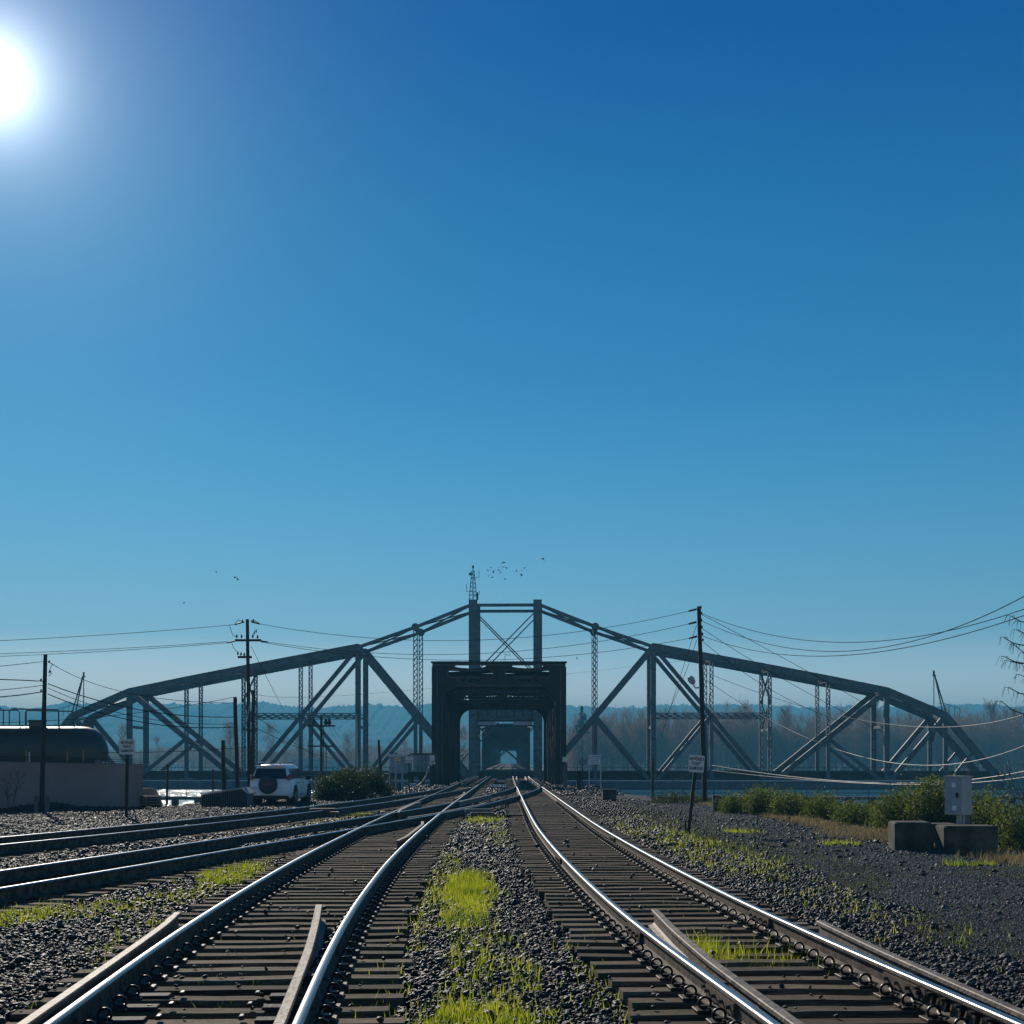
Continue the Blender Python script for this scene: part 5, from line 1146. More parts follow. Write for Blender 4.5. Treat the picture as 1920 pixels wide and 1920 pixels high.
for i in range(22):
    x = x0+.06+(x1-x0-.1)*i/21; z = np.interp(x, [x0, xm_, x1], [ze, zt, ze]); MB().box((x, 57.58, (z-.3)/2), (.05, .05, z+.26)).build('wall_rib', M_darkgirder, SH)
CR = thing('timber_stack', 'dark timber crate with a pale upright at the right end of the wall', 'crate', (P(283, 0, 57).x, 57, -.06))
x0, x1 = P(266, 0, 57).x, P(299, 0, 57).x
for k in range(4): MB().box(((x0+x1)/2, 57, .0+k*.11), (x1-x0, .5, .09)).build('board', M_wood, CR)
MB().box((P(274, 0, 56.6).x, 56.6, .12), (.07, .06, .5)).build('pale_upright', M_dry, CR)
HT = thing('small_hut', 'small pale hut with a window and cream roof left of the portal', 'hut', (P(750, 0, 128).x, 128, P(0, 1449, 128).z))
a, b = P(731, 1449, 128), P(770, 1419, 128); c_ = (a+b)/2
MB().box((c_.x, 128.8, c_.z), (b.x-a.x, 1.6, b.z-a.z)).build('hut_wall', M_hut, HT)
MB().box((c_.x+.15, 128.8, b.z+.12), (b.x-a.x+.6, 2.0, .24)).build('hut_roof', M_signw, HT)
wq = P(745.5, 1426, 127.95); f_ = MB().box(wq, (.50, .06, .62)).build('window', M_white, HT)
for dz in (-.14, .14): MB().box(wq+Vector((0, -.04, dz)), (.36, .04, .22)).build('pane', M_glass, f_)
MB().tube([P(743, 1419, 128.5), P(743, 1411, 128.5)], .12, 6).build('vent_pipe', M_steel2, HT)
MB().box((c_.x, 128.8, a.z-.2), (3, 2.2, .3)).box((c_.x-1, 128.5, a.z-5), (.3, .3, 10)).box((c_.x+1, 128.5, a.z-5), (.3, .3, 10)).build('platform', M_darkgirder, HT)
CB = thing('equipment_cabin', 'pale square equipment cabin with flat cover close to the portal left post', 'cabin', (P(791, 0, 126).x, 126, P(0, 1447, 126).z))
a, b = P(775, 1447, 126), P(806, 1415, 126); c_ = (a+b)/2
MB().box((c_.x, 126.8, c_.z), (b.x-a.x, 1.5, b.z-a.z)).build('cabin_wall', M_hut, CB); MB().box((c_.x-.1, 126.8, b.z+.06), (b.x-a.x+.4, 1.8, .12)).build('cabin_roof', M_darkgirder, CB)
for px in (783.5, 791, 798.5): MB().box(P(px, 1431, 125.98), (.05, .05, 1.35)).build('door_seam', M_steel2, CB)
MB().box((c_.x, 126.6, a.z-.2), (2.4, 2, .3)).box((c_.x, 126.6, a.z-5), (.5, .5, 10)).build('platform', M_darkgirder, CB)
GT = thing('mesh_gate', 'teal mesh gate in a tall steel frame beside the track, left of the portal', 'gate', (P(742, 0, 86).x, 86, P(0, 1485, 86).z))
for px in (730, 742, 754): MB().tube([P(px, 1486, 86), P(px, 1435, 86)], .045, 6).build('gate_post', M_galv, GT)
for py in (1436, 1444): MB().tube([P(730, py, 86), P(754, py, 86)], .03, 5).build('gate_rail', M_galv, GT)
a, b = P(730, 1485, 86), P(754, 1468, 86); MB().box(((a.x+b.x)/2, 86.05, (a.z+b.z)/2), (b.x-a.x, .04, b.z-a.z)).build('mesh_panel', M_green, GT)
CF = thing('cable_frame', 'slack pale cables and a low box at the foot of the left portal post', 'cable', (P(800, 0, 98).x, 98, -.06))
MB().tube([P(803, 1440, 98), P(799, 1455, 98), P(790, 1468, 98), P(780, 1476, 98)], .05, 5).build('slack_cable', M_cable, CF)
MB().tube([P(806, 1436, 98), P(802, 1442, 98), P(801, 1452, 98)], .035, 5).build('slack_cable', M_cable, CF)
MB().box(P(774, 1474, 97), (.45, .4, .35)).build('junction_box', M_galv, CF)
def ebox(name, label, cat, px0, px1, py0, py1, Y, m_, d=.5, rz=0):
    a, b = P(px0, py1, Y), P(px1, py0, Y); c_ = (a+b)/2; T = thing(name, label, cat, (c_.x, Y+d/2, a.z))
    MB().cbox((c_.x, Y+d/2, c_.z-.05), (b.x-a.x, d, b.z-a.z+.1), .02, rz).build('cabinet_body', m_, T)
    MB().box((c_.x, Y+d/2, b.z+.015), (b.x-a.x+.05, d+.05, .03), rz).build('lid', m_, T); return T, a, b
T, a, b = ebox('steel_cabinet', 'dark upright cabinet on the gravel at the foot of the lamp pole', 'cabinet', 1338, 1356.5, 1493, 1521, 52, M_black, .4)
MB().tube([(a.x-.02, 51.97, a.z), (a.x-.02, 51.97, b.z)], .015, 5).build('corner_pipe', M_galv, T)
T, a, b = ebox('concrete_box', 'low dark concrete box on the bank left of the wooden post', 'box', 1130, 1156, 1481, 1499.5, 66, M_concdark, .6)
T, a, b = ebox('relay_case', 'narrow upright case at the foot of the right portal post', 'cabinet', 1056, 1064, 1431, 1480, 96, M_steel, .4)
T, a, b = ebox('relay_case', 'tall slim case in front of the left portal post', 'cabinet', 806, 813, 1436, 1480, 97, M_darkgirder, .4)
T, a, b = ebox('signal_case', 'grey case on the bank below the pale blue notice', 'cabinet', 1081, 1090, 1448, 1480, 92, M_black, .5)
def block(label, px0, px1, py0, py1, Y, d, rz):
    a, b = P(px0, py1, Y), P(px1, py0, Y); c_ = (a+b)/2; T = thing('concrete_block', label, 'concrete block', (c_.x, Y+d/2, a.z), group='concrete blocks by the cabinet')
    m = MB(); m.cbox((c_.x, Y+d/2, c_.z-.06), (b.x-a.x, d, b.z-a.z+.12), .035, rz)
    m.build('block_body', M_concdark, T); return T
block('left concrete block in front of the grey cabinet, its rough end sunlit', 1683, 1752, 1542, 1592, 29.3, .9, R(-6))
block('right, larger concrete block in front of the grey cabinet', 1774, 1874, 1549, 1600, 28.3, .8, R(-4))
q = block('low concrete block between the two front ones, set further back', 1740, 1800, 1545, 1588, 30.6, .7, 0); q['group'] = 'concrete blocks by the cabinet'
EC = thing('electrical_cabinet', 'tall pale grey electrical cabinet on steel legs behind the concrete blocks', 'cabinet', (P(1802, 0, 31).x, 31, -.1))
a, b = P(1783, 1528, 31), P(1822, 1457, 31); c_ = (a+b)/2; rz = R(38); cz = (a.z+b.z)/2; hh = b.z-a.z; w1, d1 = .36, .44
# the box is turned so that its door side and its flank both show
M = Matrix.Rotation(rz, 3, 'Z'); cc = Vector((c_.x, 31.2, cz))
def eb(name, m_, cen, sz, ch=.01, par=EC): return MB().cbox(cc+M @ Vector(cen), sz, ch, rz).build(name, m_, par)
body = eb('cabinet_body', M_cab, (0, 0, 0), (w1, d1, hh)); eb('roof_lip', M_cab, (0, 0, hh/2+.012), (w1+.04, d1+.04, .025), .004)
door = eb('cabinet_door', M_galv, (-w1/2-.012, 0, 0), (.02, d1-.03, hh-.05), .003)
for (yy, zz) in ((-.02, hh*.29), (-.04, -hh*.32)): eb('label_plate', M_white, (-w1/2-.027, yy, zz), (.006, .10, .1), .002, door)
eb('door_handle', M_black, (-w1/2-.05, -.12, .02), (.05, .03, .11), .004, door)
for (x, y) in ((-.08, -.1), (.02, -.12), (.12, .1)): q = cc+M @ Vector((x, y, 0)); MB().tube([(q.x, q.y, -.2), (q.x, q.y, a.z+.02)], .03, 7).build('leg', M_galv, EC)
q = P(1817, 1452, 31.5); MB().tube([(q.x, 31.6, -.2), (q.x, 31.6, q.z+.08)], .045, 8).build('back_pole', M_steel, EC)

# ------------------------------------------------------------------ parked car
CAR = thing('parked_car', 'white SUV seen from behind with round dark spare wheel cover, parked by the poles', 'car', (P(526, 0, 61.5).x, 61.8, -.08), R(-4))
def sect(y, zs):  # zs: list of (half width, z)
    return [Vector((w, y, z)) for w, z in zs]+[Vector((-w, y, z)) for w, z in reversed(zs)]
def body_ring(y, zb, zt, w, tuck=.06): return sect(y, [(w-.10, zb), (w-.02, zb+.08), (w, zb+.25), (w, (zb+zt)/2), (w-.02, zt-.12), (w-tuck, zt)])
Wd = .905
m = MB(); m.loft([body_ring(-2.12, .42, .92, .80), body_ring(-2.05, .34, 1.02, .86), body_ring(-1.9, .30, 1.06, Wd), body_ring(-1.0, .28, 1.04, Wd), body_ring(.3, .26, 1.01, Wd), body_ring(1.0, .28, 1.02, Wd), body_ring(1.4, .30, .98, Wd), body_ring(1.85, .32, .90, .86), body_ring(2.1, .36, .80, .76), body_ring(2.2, .42, .7, .66)])
body = m.build('body', M_white, CAR, smooth=True)
def cab(y, zt, wt, wb, zb=1.0): return sect(y, [(wb, zb), (wb-.01, zb+.08), ((wt+wb)/2+.01, (zb+zt)/2), (wt, zt-.08), (wt-.10, zt-.01)])
m = MB(); m.loft([cab(-2.03, 1.10, .80, .85, 1.0), cab(-1.95, 1.42, .70, .84), cab(-1.80, 1.66, .62, .83), cab(-1.5, 1.70, .62, .83), cab(-.3, 1.72, .62, .84), cab(.35, 1.66, .60, .84), cab(.8, 1.36, .66, .83), cab(1.15, 1.08, .74, .82, .98)]); m.build('roof', M_white, CAR, smooth=True)
m = MB(); pts = [(-.70, -2.045, 1.10), (.70, -2.045, 1.10), (.60, -1.90, 1.53), (-.60, -1.90, 1.53)]
m.raw([Vector((x, y-.035, z)) for x, y, z in pts]+[Vector((x, y+.05, z)) for x, y, z in pts], [(0, 1, 2, 3), (7, 6, 5, 4), (0, 4, 5, 1), (1, 5, 6, 2), (2, 6, 7, 3), (3, 7, 4, 0)]); m.build('rear_window', M_glass, CAR)
for sx in (-1, 1):
    for (ya, yb, yc, yd) in ((-1.75, -1.15, -1.15, -1.62), (-1.08, -.25, -.25, -1.08), (-.18, .62, .28, -.18)):
        m = MB(); q = [Vector((sx*.862, ya, 1.10)), Vector((sx*.862, yb, 1.10)), Vector((sx*.705, yc, 1.52)), Vector((sx*.705, yd, 1.52))]
        m.raw(q+[p-Vector((sx*.05, 0, 0)) for p in q], [(0, 1, 2, 3), (7, 6, 5, 4), (0, 4, 5, 1), (1, 5, 6, 2), (2, 6, 7, 3), (3, 7, 4, 0)]); m.build('side_window', M_glassl, CAR)
    m = MB(); m.loft([[Vector((sx*w_, y, z)) for (w_, y, z) in r__] for r__ in ([(.80, -2.10, 1.05), (.87, -1.95, 1.05), (.87, -1.90, 1.28), (.78, -2.03, 1.28)], [(.70, -2.13, 1.07), (.72, -1.95, 1.07), (.72, -1.92, 1.22), (.70, -2.06, 1.22)])]); m.build('tail_light', M_red, CAR)
    MB().box((sx*.66, -2.135, .50), (.28, .03, .05)).build('reflector', M_red, CAR)
    MB().tube([(sx*.60, -1.6, 1.73), (sx*.60, -1.5, 1.79), (sx*.60, .1, 1.79), (sx*.60, .25, 1.73)], .02, 6).build('roof_rail', M_chrome, CAR)
    MB().loft([[Vector((sx*(.98+a*.11), .72+b*.05, 1.13+c*.08)) for (b, c) in ((-1, -1), (1, -1), (1, 1), (-1, 1))] for a in (-1, 1)]).build('door_mirror', M_black, CAR)
    MB().box((sx*.912, -.6, .42), (.03, 1.9, .12)).build('sill_trim', M_galv, CAR)
    for y in (-.75, .1): MB().box((sx*.915, y, .93), (.03, .16, .03)).build('door_handle', M_black, CAR)
    for y in (-.2, -1.12): MB().box((sx*.908, y, .75), (.006, .012, .55)).build('door_seam', M_black, CAR)
    for y in (-1.33, 1.33):
        wl = MB().cyl((sx*.70, y, .36), (sx*.925, y, .36), .36, n=28).build('wheel', M_rubber, CAR, smooth=True)
        m = MB(); m.cyl((sx*.915, y, .36), (sx*.935, y, .36), .225, n=20)
        for k in range(5): a_ = k*2*math.pi/5; m.beam((sx*.94, y, .36), (sx*.94, y+.2*math.cos(a_), .36+.2*math.sin(a_)), .05, .02, (1, 0, 0))
        m.build('rim', M_chrome, wl); MB().cyl((sx*.60, y, .42), (sx*.912, y, .42), .43, n=28).build('wheel_arch', M_black, CAR)
MB().box((0, -2.11, .52), (1.66, .16, .2)).build('rear_bumper', M_white, CAR)
MB().box((.05, -2.155, .60), (1.2, .03, .03)).build('bumper_groove', M_black, CAR)
MB().box((0, -1.9, .33), (1.5, .6, .14)).build('underbody', M_black, CAR)
sw_ = MB().tube([(-.06, -2.05, .86), (-.06, -2.10, .86), (-.06, -2.29, .86), (-.06, -2.33, .86)], [.36, .385, .385, .34], 32).build('spare_wheel_cover', M_navy, CAR, smooth=True)
m = MB(); text_xz(m, '4', .01, 0, 0, 0); m = MB(); plate_xz(m, [[(-.28, .86), (-.14, .875), (-.10, .93), (-.05, .91), (0, 1.0), (.05, .93), (.10, .92), (.09, .87), (.14, .83), (.02, .85), (-.04, .81), (-.1, .85)]], .008, -2.338); m.build('cover_emblem', M_redp, sw_)
MB().box((-.62, -2.14, .72), (.3, .02, .12)).build('number_plate', M_signw, CAR)
MB().tube([(.35, -1.75, 1.69), (.35, -1.82, 1.78)], .02, 5).build('roof_aerial', M_black, CAR)
MB().box((0, -1.9, 1.64), (1.2, .28, .04)).build('rear_spoiler', M_white, CAR)

# ------------------------------------------------------------------ shrubs
def quads_obj(name, V, RN, material, parent=None):
    vs = np.array(V, dtype=np.float64); off = OFF.get(parent.name, Vector()) if parent is not None else Vector(); vs -= np.array(off); n = len(vs)//4
    me = bpy.data.meshes.new(name); me.vertices.add(n*4); me.vertices.foreach_set('co', vs.ravel()); me.loops.add(n*4); me.loops.foreach_set('vertex_index', np.arange(n*4, dtype=np.int32))
    me.polygons.add(n); me.polygons.foreach_set('loop_start', np.arange(n, dtype=np.int32)*4); me.update(calc_edges=True); me.materials.append(material); fattr(me, 'rnd', RN); return link(name, me, parent)
def leaves(name, blobs, n, size, material, parent=None, up=.3, shell=.55):
    V = []; tot = sum(b[3]*b[4]*b[5] for b in blobs)
    for (cx, cy, cz, rx, ry, rz_) in blobs:
        k = int(n*rx*ry*rz_/tot); nc = max(6, k//16); u = rng.normal(size=(nc, 3)); u /= np.linalg.norm(u, axis=1)[:, None]; u[:, 2] = np.where(u[:, 2] < -.3, -u[:, 2], u[:, 2])
        r0 = rng.uniform(shell, 1.12, nc)[:, None]; C_ = u*r0*np.array([rx, ry, rz_])+np.array([cx, cy, cz])
        c_ = np.repeat(C_, 16, 0)+rng.normal(size=(nc*16, 3))*np.repeat(rng.uniform(.07, .2, nc), 16)[:, None]*np.array([1, 1, 1.25]); V.append(c_)
    c_ = np.concatenate(V); n = len(c_); a = rng.normal(size=(n, 3)); a /= np.linalg.norm(a, axis=1)[:, None]; b = rng.normal(size=(n, 3)); b -= a*(a*b).sum(1)[:, None]; b /= np.linalg.norm(b, axis=1)[:, None]
    s_ = size*rng.uniform(.6, 1.4, n)[:, None]; vs = np.stack([c_-a*s_, c_-b*s_*.45, c_+a*s_, c_+b*s_*.45], 1).reshape(-1, 3)
    off = OFF.get(parent.name, Vector()) if parent else Vector(); vs -= np.array(off)
    me = bpy.data.meshes.new(name); me.vertices.add(n*4); me.vertices.foreach_set('co', vs.ravel()); me.loops.add(n*4); me.loops.foreach_set('vertex_index', np.arange(n*4, dtype=np.int32))
    me.polygons.add(n); me.polygons.foreach_set('loop_start', np.arange(n, dtype=np.int32)*4); me.update(calc_edges=True); me.materials.append(material)
    fattr(me, 'rnd', np.repeat(rng.random(n)*100, 4)); return link(name, me, parent)
def shrub(label, px, Y, blobs_px, n, size, material, seed, tall=0, zbase=None, name='shrub'):
    x = P(px, 0, Y).x; z = gz(x, Y); T = thing(name, label, 'shrub', (x, Y, z), group=None)
    bl = []; rnd0 = random.Random(seed*13); wide = 1.3 if tall else 1; hk = .8 if tall else 1
    for (bx, by, rx, rz_, dy) in blobs_px:
        q = P(bx, by, Y+dy); q.z -= (1-hk)*rz_/F*Y*.6; bl.append((q.x, q.y, q.z, rx/F*Y*wide, rx/F*Y*.9, rz_/F*Y*hk))
        if tall:
            for _k in range(9): _a = rnd0.uniform(-1, 1); bl.append((q.x+_a*rx/F*Y*1.3, q.y+rnd0.uniform(-.3, .3), q.z+rz_/F*Y*rnd0.uniform(.3, 1.3)*(1-.5*abs(_a)), .09, .09, rnd0.uniform(.12, .3)))
    leaves('foliage', bl, n, size, material, T)
    m = MB(); rnd = random.Random(seed)
    for (cx, cy, cz, rx, ry, rz_) in bl:
        for k in range(4+tall):
            a_ = rnd.uniform(0, 6.28); e = Vector((cx+rx*.8*math.cos(a_), cy+ry*.8*math.sin(a_), cz+rz_*rnd.uniform(.3, 1.25)))
            s_ = Vector((cx+rx*.3*math.cos(a_), cy, z-.3)); mid_ = s_.lerp(e, .5)+Vector((rnd.uniform(-.1, .1), 0, .1)); m.tube([s_, mid_, e], [.018, .012, .004], 4, cap=False)
    m.build('stem', M_bark, T); return T
shrub('big rounded dark green bush beside the white car', 655, 66.5, [(615, 1480, 24, 18, 0), (652, 1475, 34, 26, 1), (695, 1475, 26, 22, .5), (718, 1488, 14, 13, 0), (640, 1491, 44, 11, -.5)], 20000, .045, M_leafd, 1)
TOPY = lambda px: np.interp(px, [1355, 1372, 1400, 1424, 1440, 1460, 1480, 1500, 1520, 1545, 1560, 1575, 1600, 1640, 1660, 1680, 1700, 1740, 1765, 1790, 1830, 1868, 1895, 1930],
                                  [1497, 1489, 1489, 1474, 1480, 1487, 1485, 1492, 1500, 1484, 1487, 1500, 1508, 1500, 1490, 1480, 1475, 1464, 1460, 1470, 1488, 1482, 1506, 1512])
def ragged(label, px0, px1, Y, n_st, material, seed, topf=None, lsz=.034, per=120, name='shrub'):
    """many arching stems, each carrying its own leaves: an open, uneven outline"""
    rnd = random.Random(seed); r_ = np.random.default_rng(seed); xm = P((px0+px1)/2, 0, Y).x; T = thing(name, label, 'shrub', (xm, Y, gz(xm, Y))); m = MB(); C_ = []
    for k in range(n_st):
        px = rnd.uniform(px0, px1); y = Y+rnd.uniform(-.8, 1.0); x = P(px, 0, y).x; zt = P(px, float(topf(px) if topf else TOPY(px)+5), y).z; z0 = min(gz(x, y), -.1)-.1
        h = (zt-z0)*(rnd.uniform(.45, 1.0) if rnd.random() < .85 else rnd.uniform(1.0, 1.13)); lean = rnd.gauss(0, .28)*h; ly = rnd.gauss(0, .2)*h
        pts = [Vector((x-lean*.4, y, z0)), Vector((x-lean*.2, y+ly*.2, z0+h*.45)), Vector((x+lean*.15, y+ly*.5, z0+h*.8)), Vector((x+lean*.6, y+ly*.8, z0+h))]
        m.tube(pts, [.014, .01, .007, .003], 3, cap=False)
        n = int(per*rnd.uniform(.4, 1.4)); u = r_.uniform(.12, 1, n)*3; i = np.minimum(u.astype(int), 2); f = (u-i)[:, None]; A = np.array([list(q) for q in pts]); c_ = A[i]*(1-f)+A[i+1]*f
        w = (.05+.13*np.sin(np.clip(u/3, 0, 1)*3.0))[:, None]; C_.append(c_+r_.normal(size=(n, 3))*w)
    m.build('stem', M_bark, T); c_ = np.concatenate(C_); n = len(c_); a = r_.normal(size=(n, 3)); a /= np.linalg.norm(a, axis=1)[:, None]; b = r_.normal(size=(n, 3)); b -= a*(a*b).sum(1)[:, None]; b /= np.linalg.norm(b, axis=1)[:, None]
    s_ = lsz*r_.uniform(.5, 1.5, n)[:, None]; vs = np.stack([c_-a*s_, c_-b*s_*.45, c_+a*s_, c_+b*s_*.45], 1).reshape(-1, 3); quads_obj('foliage', vs, np.repeat(r_.random(n)*100, 4), material, T); return T
RAG = [('low dark bramble on the bank between the wooden post and the lamp pole', 1226, 1335, 61.5, 60, M_leafd, lambda px: np.interp(px, [1226, 1250, 1290, 1335], [1499, 1490, 1490, 1502])),
 ('green shrub just right of the dark upright cabinet', 1357, 1405, 50, 60, M_leaf, None), ('domed shrub, highest of the left part of the hedge', 1403, 1452, 48.5, 75, M_leaf, None),
 ('mid hedge shrub with dense leaves behind the strip of dry grass', 1450, 1520, 46.5, 80, M_leaf, None), ('upright shrub with arching shoots in the middle of the hedge', 1518, 1575, 44, 60, M_leaf, None),
 ('lowest yellowish shrub, left of the concrete blocks', 1570, 1648, 41, 70, M_leaf, None), ('leafy shrub right behind the left concrete block', 1645, 1712, 38, 80, M_leaf, None),
 ('tall shrub reaching up left of the grey cabinet', 1705, 1782, 36.5, 100, M_leaf, None), ('shrub filling the gap behind the grey cabinet', 1775, 1830, 36, 50, M_leafd, None),
 ('tall shrub right of the grey cabinet with loose shoots', 1822, 1885, 34.5, 90, M_leaf, None), ('last shrub at the right picture edge, lower and darker', 1878, 1960, 32.5, 100, M_leaf, None),
 ('scruffy low growth round the foot of the big round bush', 588, 735, 65.5, 90, M_leafd, lambda px: np.interp(px, [588, 600, 625, 660, 700, 722, 735], [1494, 1474, 1456, 1444, 1443, 1452, 1484]))]
for i, (lb, a, b, Y, n, mt, tf) in enumerate(RAG): ragged(lb, a, b, Y+.8, n, mt, i+31, tf)

# ------------------------------------------------------------------ bare trees
TB = thing('bare_tree', 'bare branched tree with hanging catkins reaching in at the right picture edge', 'tree', (12.3, 31, -.5))
m = MB(); m.tube([(12.35, 31, -1), (12.3, 31, 2.5), (12.2, 31, 6.2)], [.12, .09, .03], 8)
for (py, px, dz) in ((1152, 1896, .25), (1178, 1908, .1), (1192, 1882, .35), (1228, 1885, .2), (1236, 1893, .05), (1286, 1893, .0), (1312, 1878, .35), (1205, 1902, .2), (1262, 1915, .1)):
    e = P(px, py, 30.5); s_ = Vector((12.25, 31+random.uniform(-.4, .4), e.z-dz-random.uniform(.3, 1.1))); k = 7; pts = [s_.lerp(e, i/k)+Vector((0, random.uniform(-.03, .03), .07*math.sin(i*1.7)*(i/k))) for i in range(k+1)]
    m.tube(pts, [.028*(1-.8*i/k)+.003 for i in range(k+1)], 5)
    for i in range(3, k+1):
        for j in range(5):
            q = pts[i]; dx = random.uniform(-.2, .1); m.tube([q, q+Vector((dx*.6, 0, .02)), q+Vector((dx, random.uniform(-.05, .05), random.uniform(-.22, -.05)))], [.006, .005, .003], 3)
m.build('branches', M_bark, TB)
# thin bare brush at the right edge, lower
BR = thing('bare_brush', 'thin bare twigs arching over the bank at the right edge below the tree', 'brush', (10.6, 29, -.8)); m = MB()
for k in range(26):
    e = P(random.uniform(1850, 1935), random.uniform(1380, 1470), 29.5); s_ = Vector((random.uniform(10.4, 12.2), 30, -.8)); mid_ = s_.lerp(e, .6)+Vector((random.uniform(0, .25), 0, .15)); m.tube(quad(s_, mid_, e, 6), [.009, .008, .007, .006, .005, .004, .003], 3)
    for j in range(3):
        q = s_.lerp(e, random.uniform(.6, .95)); m.tube([q, q+Vector((random.uniform(-.3, .2), 0, random.uniform(.0, .2)))], [.004, .002], 3)
m.build('twigs', M_bark, BR)

def ribbon_tree(V, RN, x, y, z, h, w, rnd, nb=60, tw=.09, lean=0):
    """bare crown: trunk, ascending limbs and many fine twigs as thin blades"""
    def blade(p, q, a, b):
        an = rnd.uniform(-.9, .9); s_ = np.array([math.cos(an), math.sin(an), 0]); V.extend([p-s_*a/2, p+s_*a/2, q+s_*b/2, q-s_*b/2]); RN.extend([rnd.random()*100]*4)
    base = np.array([x, y, z]); top = base+np.array([lean+rnd.uniform(-.5, .5), 0, h]); blade(base, base+(top-base)*.55, .40, .24); blade(base+(top-base)*.55, top, .24, .06)
    for k in range(nb):
        u = rnd.uniform(.22, .97); p = base+(top-base)*u; a = rnd.uniform(0, 6.28); rr = w*(1-abs(u-.5)*.9)*rnd.uniform(.35, 1); q = p+np.array([math.cos(a)*rr, math.sin(a)*rr, h*rnd.uniform(.08, .26)*(1.1-u*.6)]); blade(p, q, .13, .05)
        for j in range(5):
            s_ = p+(q-p)*rnd.uniform(.3, 1); e = s_+np.array([rnd.uniform(-1, 1)*w*.28, rnd.uniform(-1, 1)*w*.25, h*rnd.uniform(.02, .1)]); blade(s_, e, tw, .04)
def wood(label, x0, x1, yA, depth, hf, n, material, name='bare_wood', tw=.09, nb=42):
    """a far wood that reads as one mass"""
    rnd = random.Random(int(x0*7+n)); V, RN = [], []
    for k in range(n):
        x = x0+(x1-x0)*(k+rnd.random())/n; y = yA(x)+rnd.random()**1.5*depth; ztop = EYE+(HOR-hf(x/y*F+960))/F*y; h = (ztop+6.8)*rnd.uniform(.78, 1.03)*(1 if y-yA(x) > depth*.25 else .85)
        ribbon_tree(V, RN, x, y, -6.8, h, h*.17, rnd, nb, tw)
    return tag(quads_obj(name, V, RN, material), label, 'wood', kind='stuff')
hr = lambda px: np.interp(px, [1060, 1075, 1090, 1150, 1300, 1345, 1380, 1440, 1500, 1560, 1600, 1640, 1700, 1900, 2300], [1368, 1352, 1345, 1336, 1338, 1330, 1328, 1338, 1352, 1335, 1326, 1334, 1338, 1332, 1330])
hl = lambda px: 1404+10*np.sin(np.asarray(px)*.031)+7*np.sin(np.asarray(px)*.083+1)
wood('hazy line of bare trees along the far bank behind the left half of the swing span', -340, -13, lambda x: 900, 80, hl, 230, M_twig, name='bare_treeline', tw=.14, nb=26)
wood('dense bare winter wood on the far bank behind the right half of the swing span', 24, 330, lambda x: 600, 60, hr, 760, M_twig, nb=44)
def brush_mass(name, label, x0, x1, y0, y1, zt, n, material, size):
    x = rng.uniform(x0, x1, n); y = rng.uniform(y0, y1, n); z = -6.8+rng.random(n)**1.2*zt(x/y*F+960, y); V = []; RN = rng.random(n)*100
    a = rng.uniform(-.9, .9, n); s_ = np.stack([np.cos(a), np.sin(a), a*0], 1)*size*rng.uniform(.5, 1.3, n)[:, None]; u = np.stack([rng.normal(0, .3, n), a*0, np.ones(n)], 1)*size*rng.uniform(1.5, 4, n)[:, None]
    c_ = np.stack([x, y, z], 1); V = np.stack([c_-s_*.3, c_+s_*.3, c_+s_*.15+u, c_-s_*.15+u], 1).reshape(-1, 3)
    return tag(quads_obj(name, V, np.repeat(RN, 4), material), label, 'undergrowth', kind='stuff')
brush_mass('undergrowth', 'brown undergrowth and brush below the far bare wood on the right', 24, 335, 600, 662, lambda px, y: np.maximum(4, (EYE+(HOR-hr(px)-12)/F*y+6.8)*(.86+.28*(vnoise(px, px*0+2, .06)-.5))), 110000, M_twig, .36)
brush_mass('far_brush', 'low hazy brush line on the far bank left of the portal', -700, -15, 1010, 1120, lambda px, y: 9+6*vnoise(px, px*0, .03)+(HOR-1413)/F*y*.6, 42000, M_twig, .9)
ET = thing('evergreen_tree', 'single dark evergreen rising above the wood just right of the portal', 'tree', (P(1092, 0, 596).x, 596, -7))
bl = []; q0 = P(1092, 1327, 596)
for k in range(7): u = k/6; bl.append((q0.x+random.uniform(-.5, .5), 596, q0.z-1-u*9, .8+u*2.4, .8+u*2.2, 1.5))
leaves('crown', bl, 2600, .5, M_ever, ET, shell=.2); MB().tube([(q0.x, 596, -7), (q0.x, 596, q0.z-.5)], [.45, .08], 6).build('trunk', M_bark, ET)
def single(label, px, ptop, Y, w, m_, nb, tw=.14, name='bare_tree'):
    q = P(px, ptop, Y); T = thing(name, label, 'tree', (q.x, Y, -6.8)); rnd = random.Random(int(px)); V, RN = [], []
    ribbon_tree(V, RN, q.x, Y, -6.8, q.z+6.8, w, rnd, nb, tw); quads_obj('crown', V, RN, m_, T); MB().tube([(q.x, Y, -7), (q.x, Y, lerp(-7, q.z, .6))], [w*.05, w*.02], 6).build('trunk', M_bark, T)
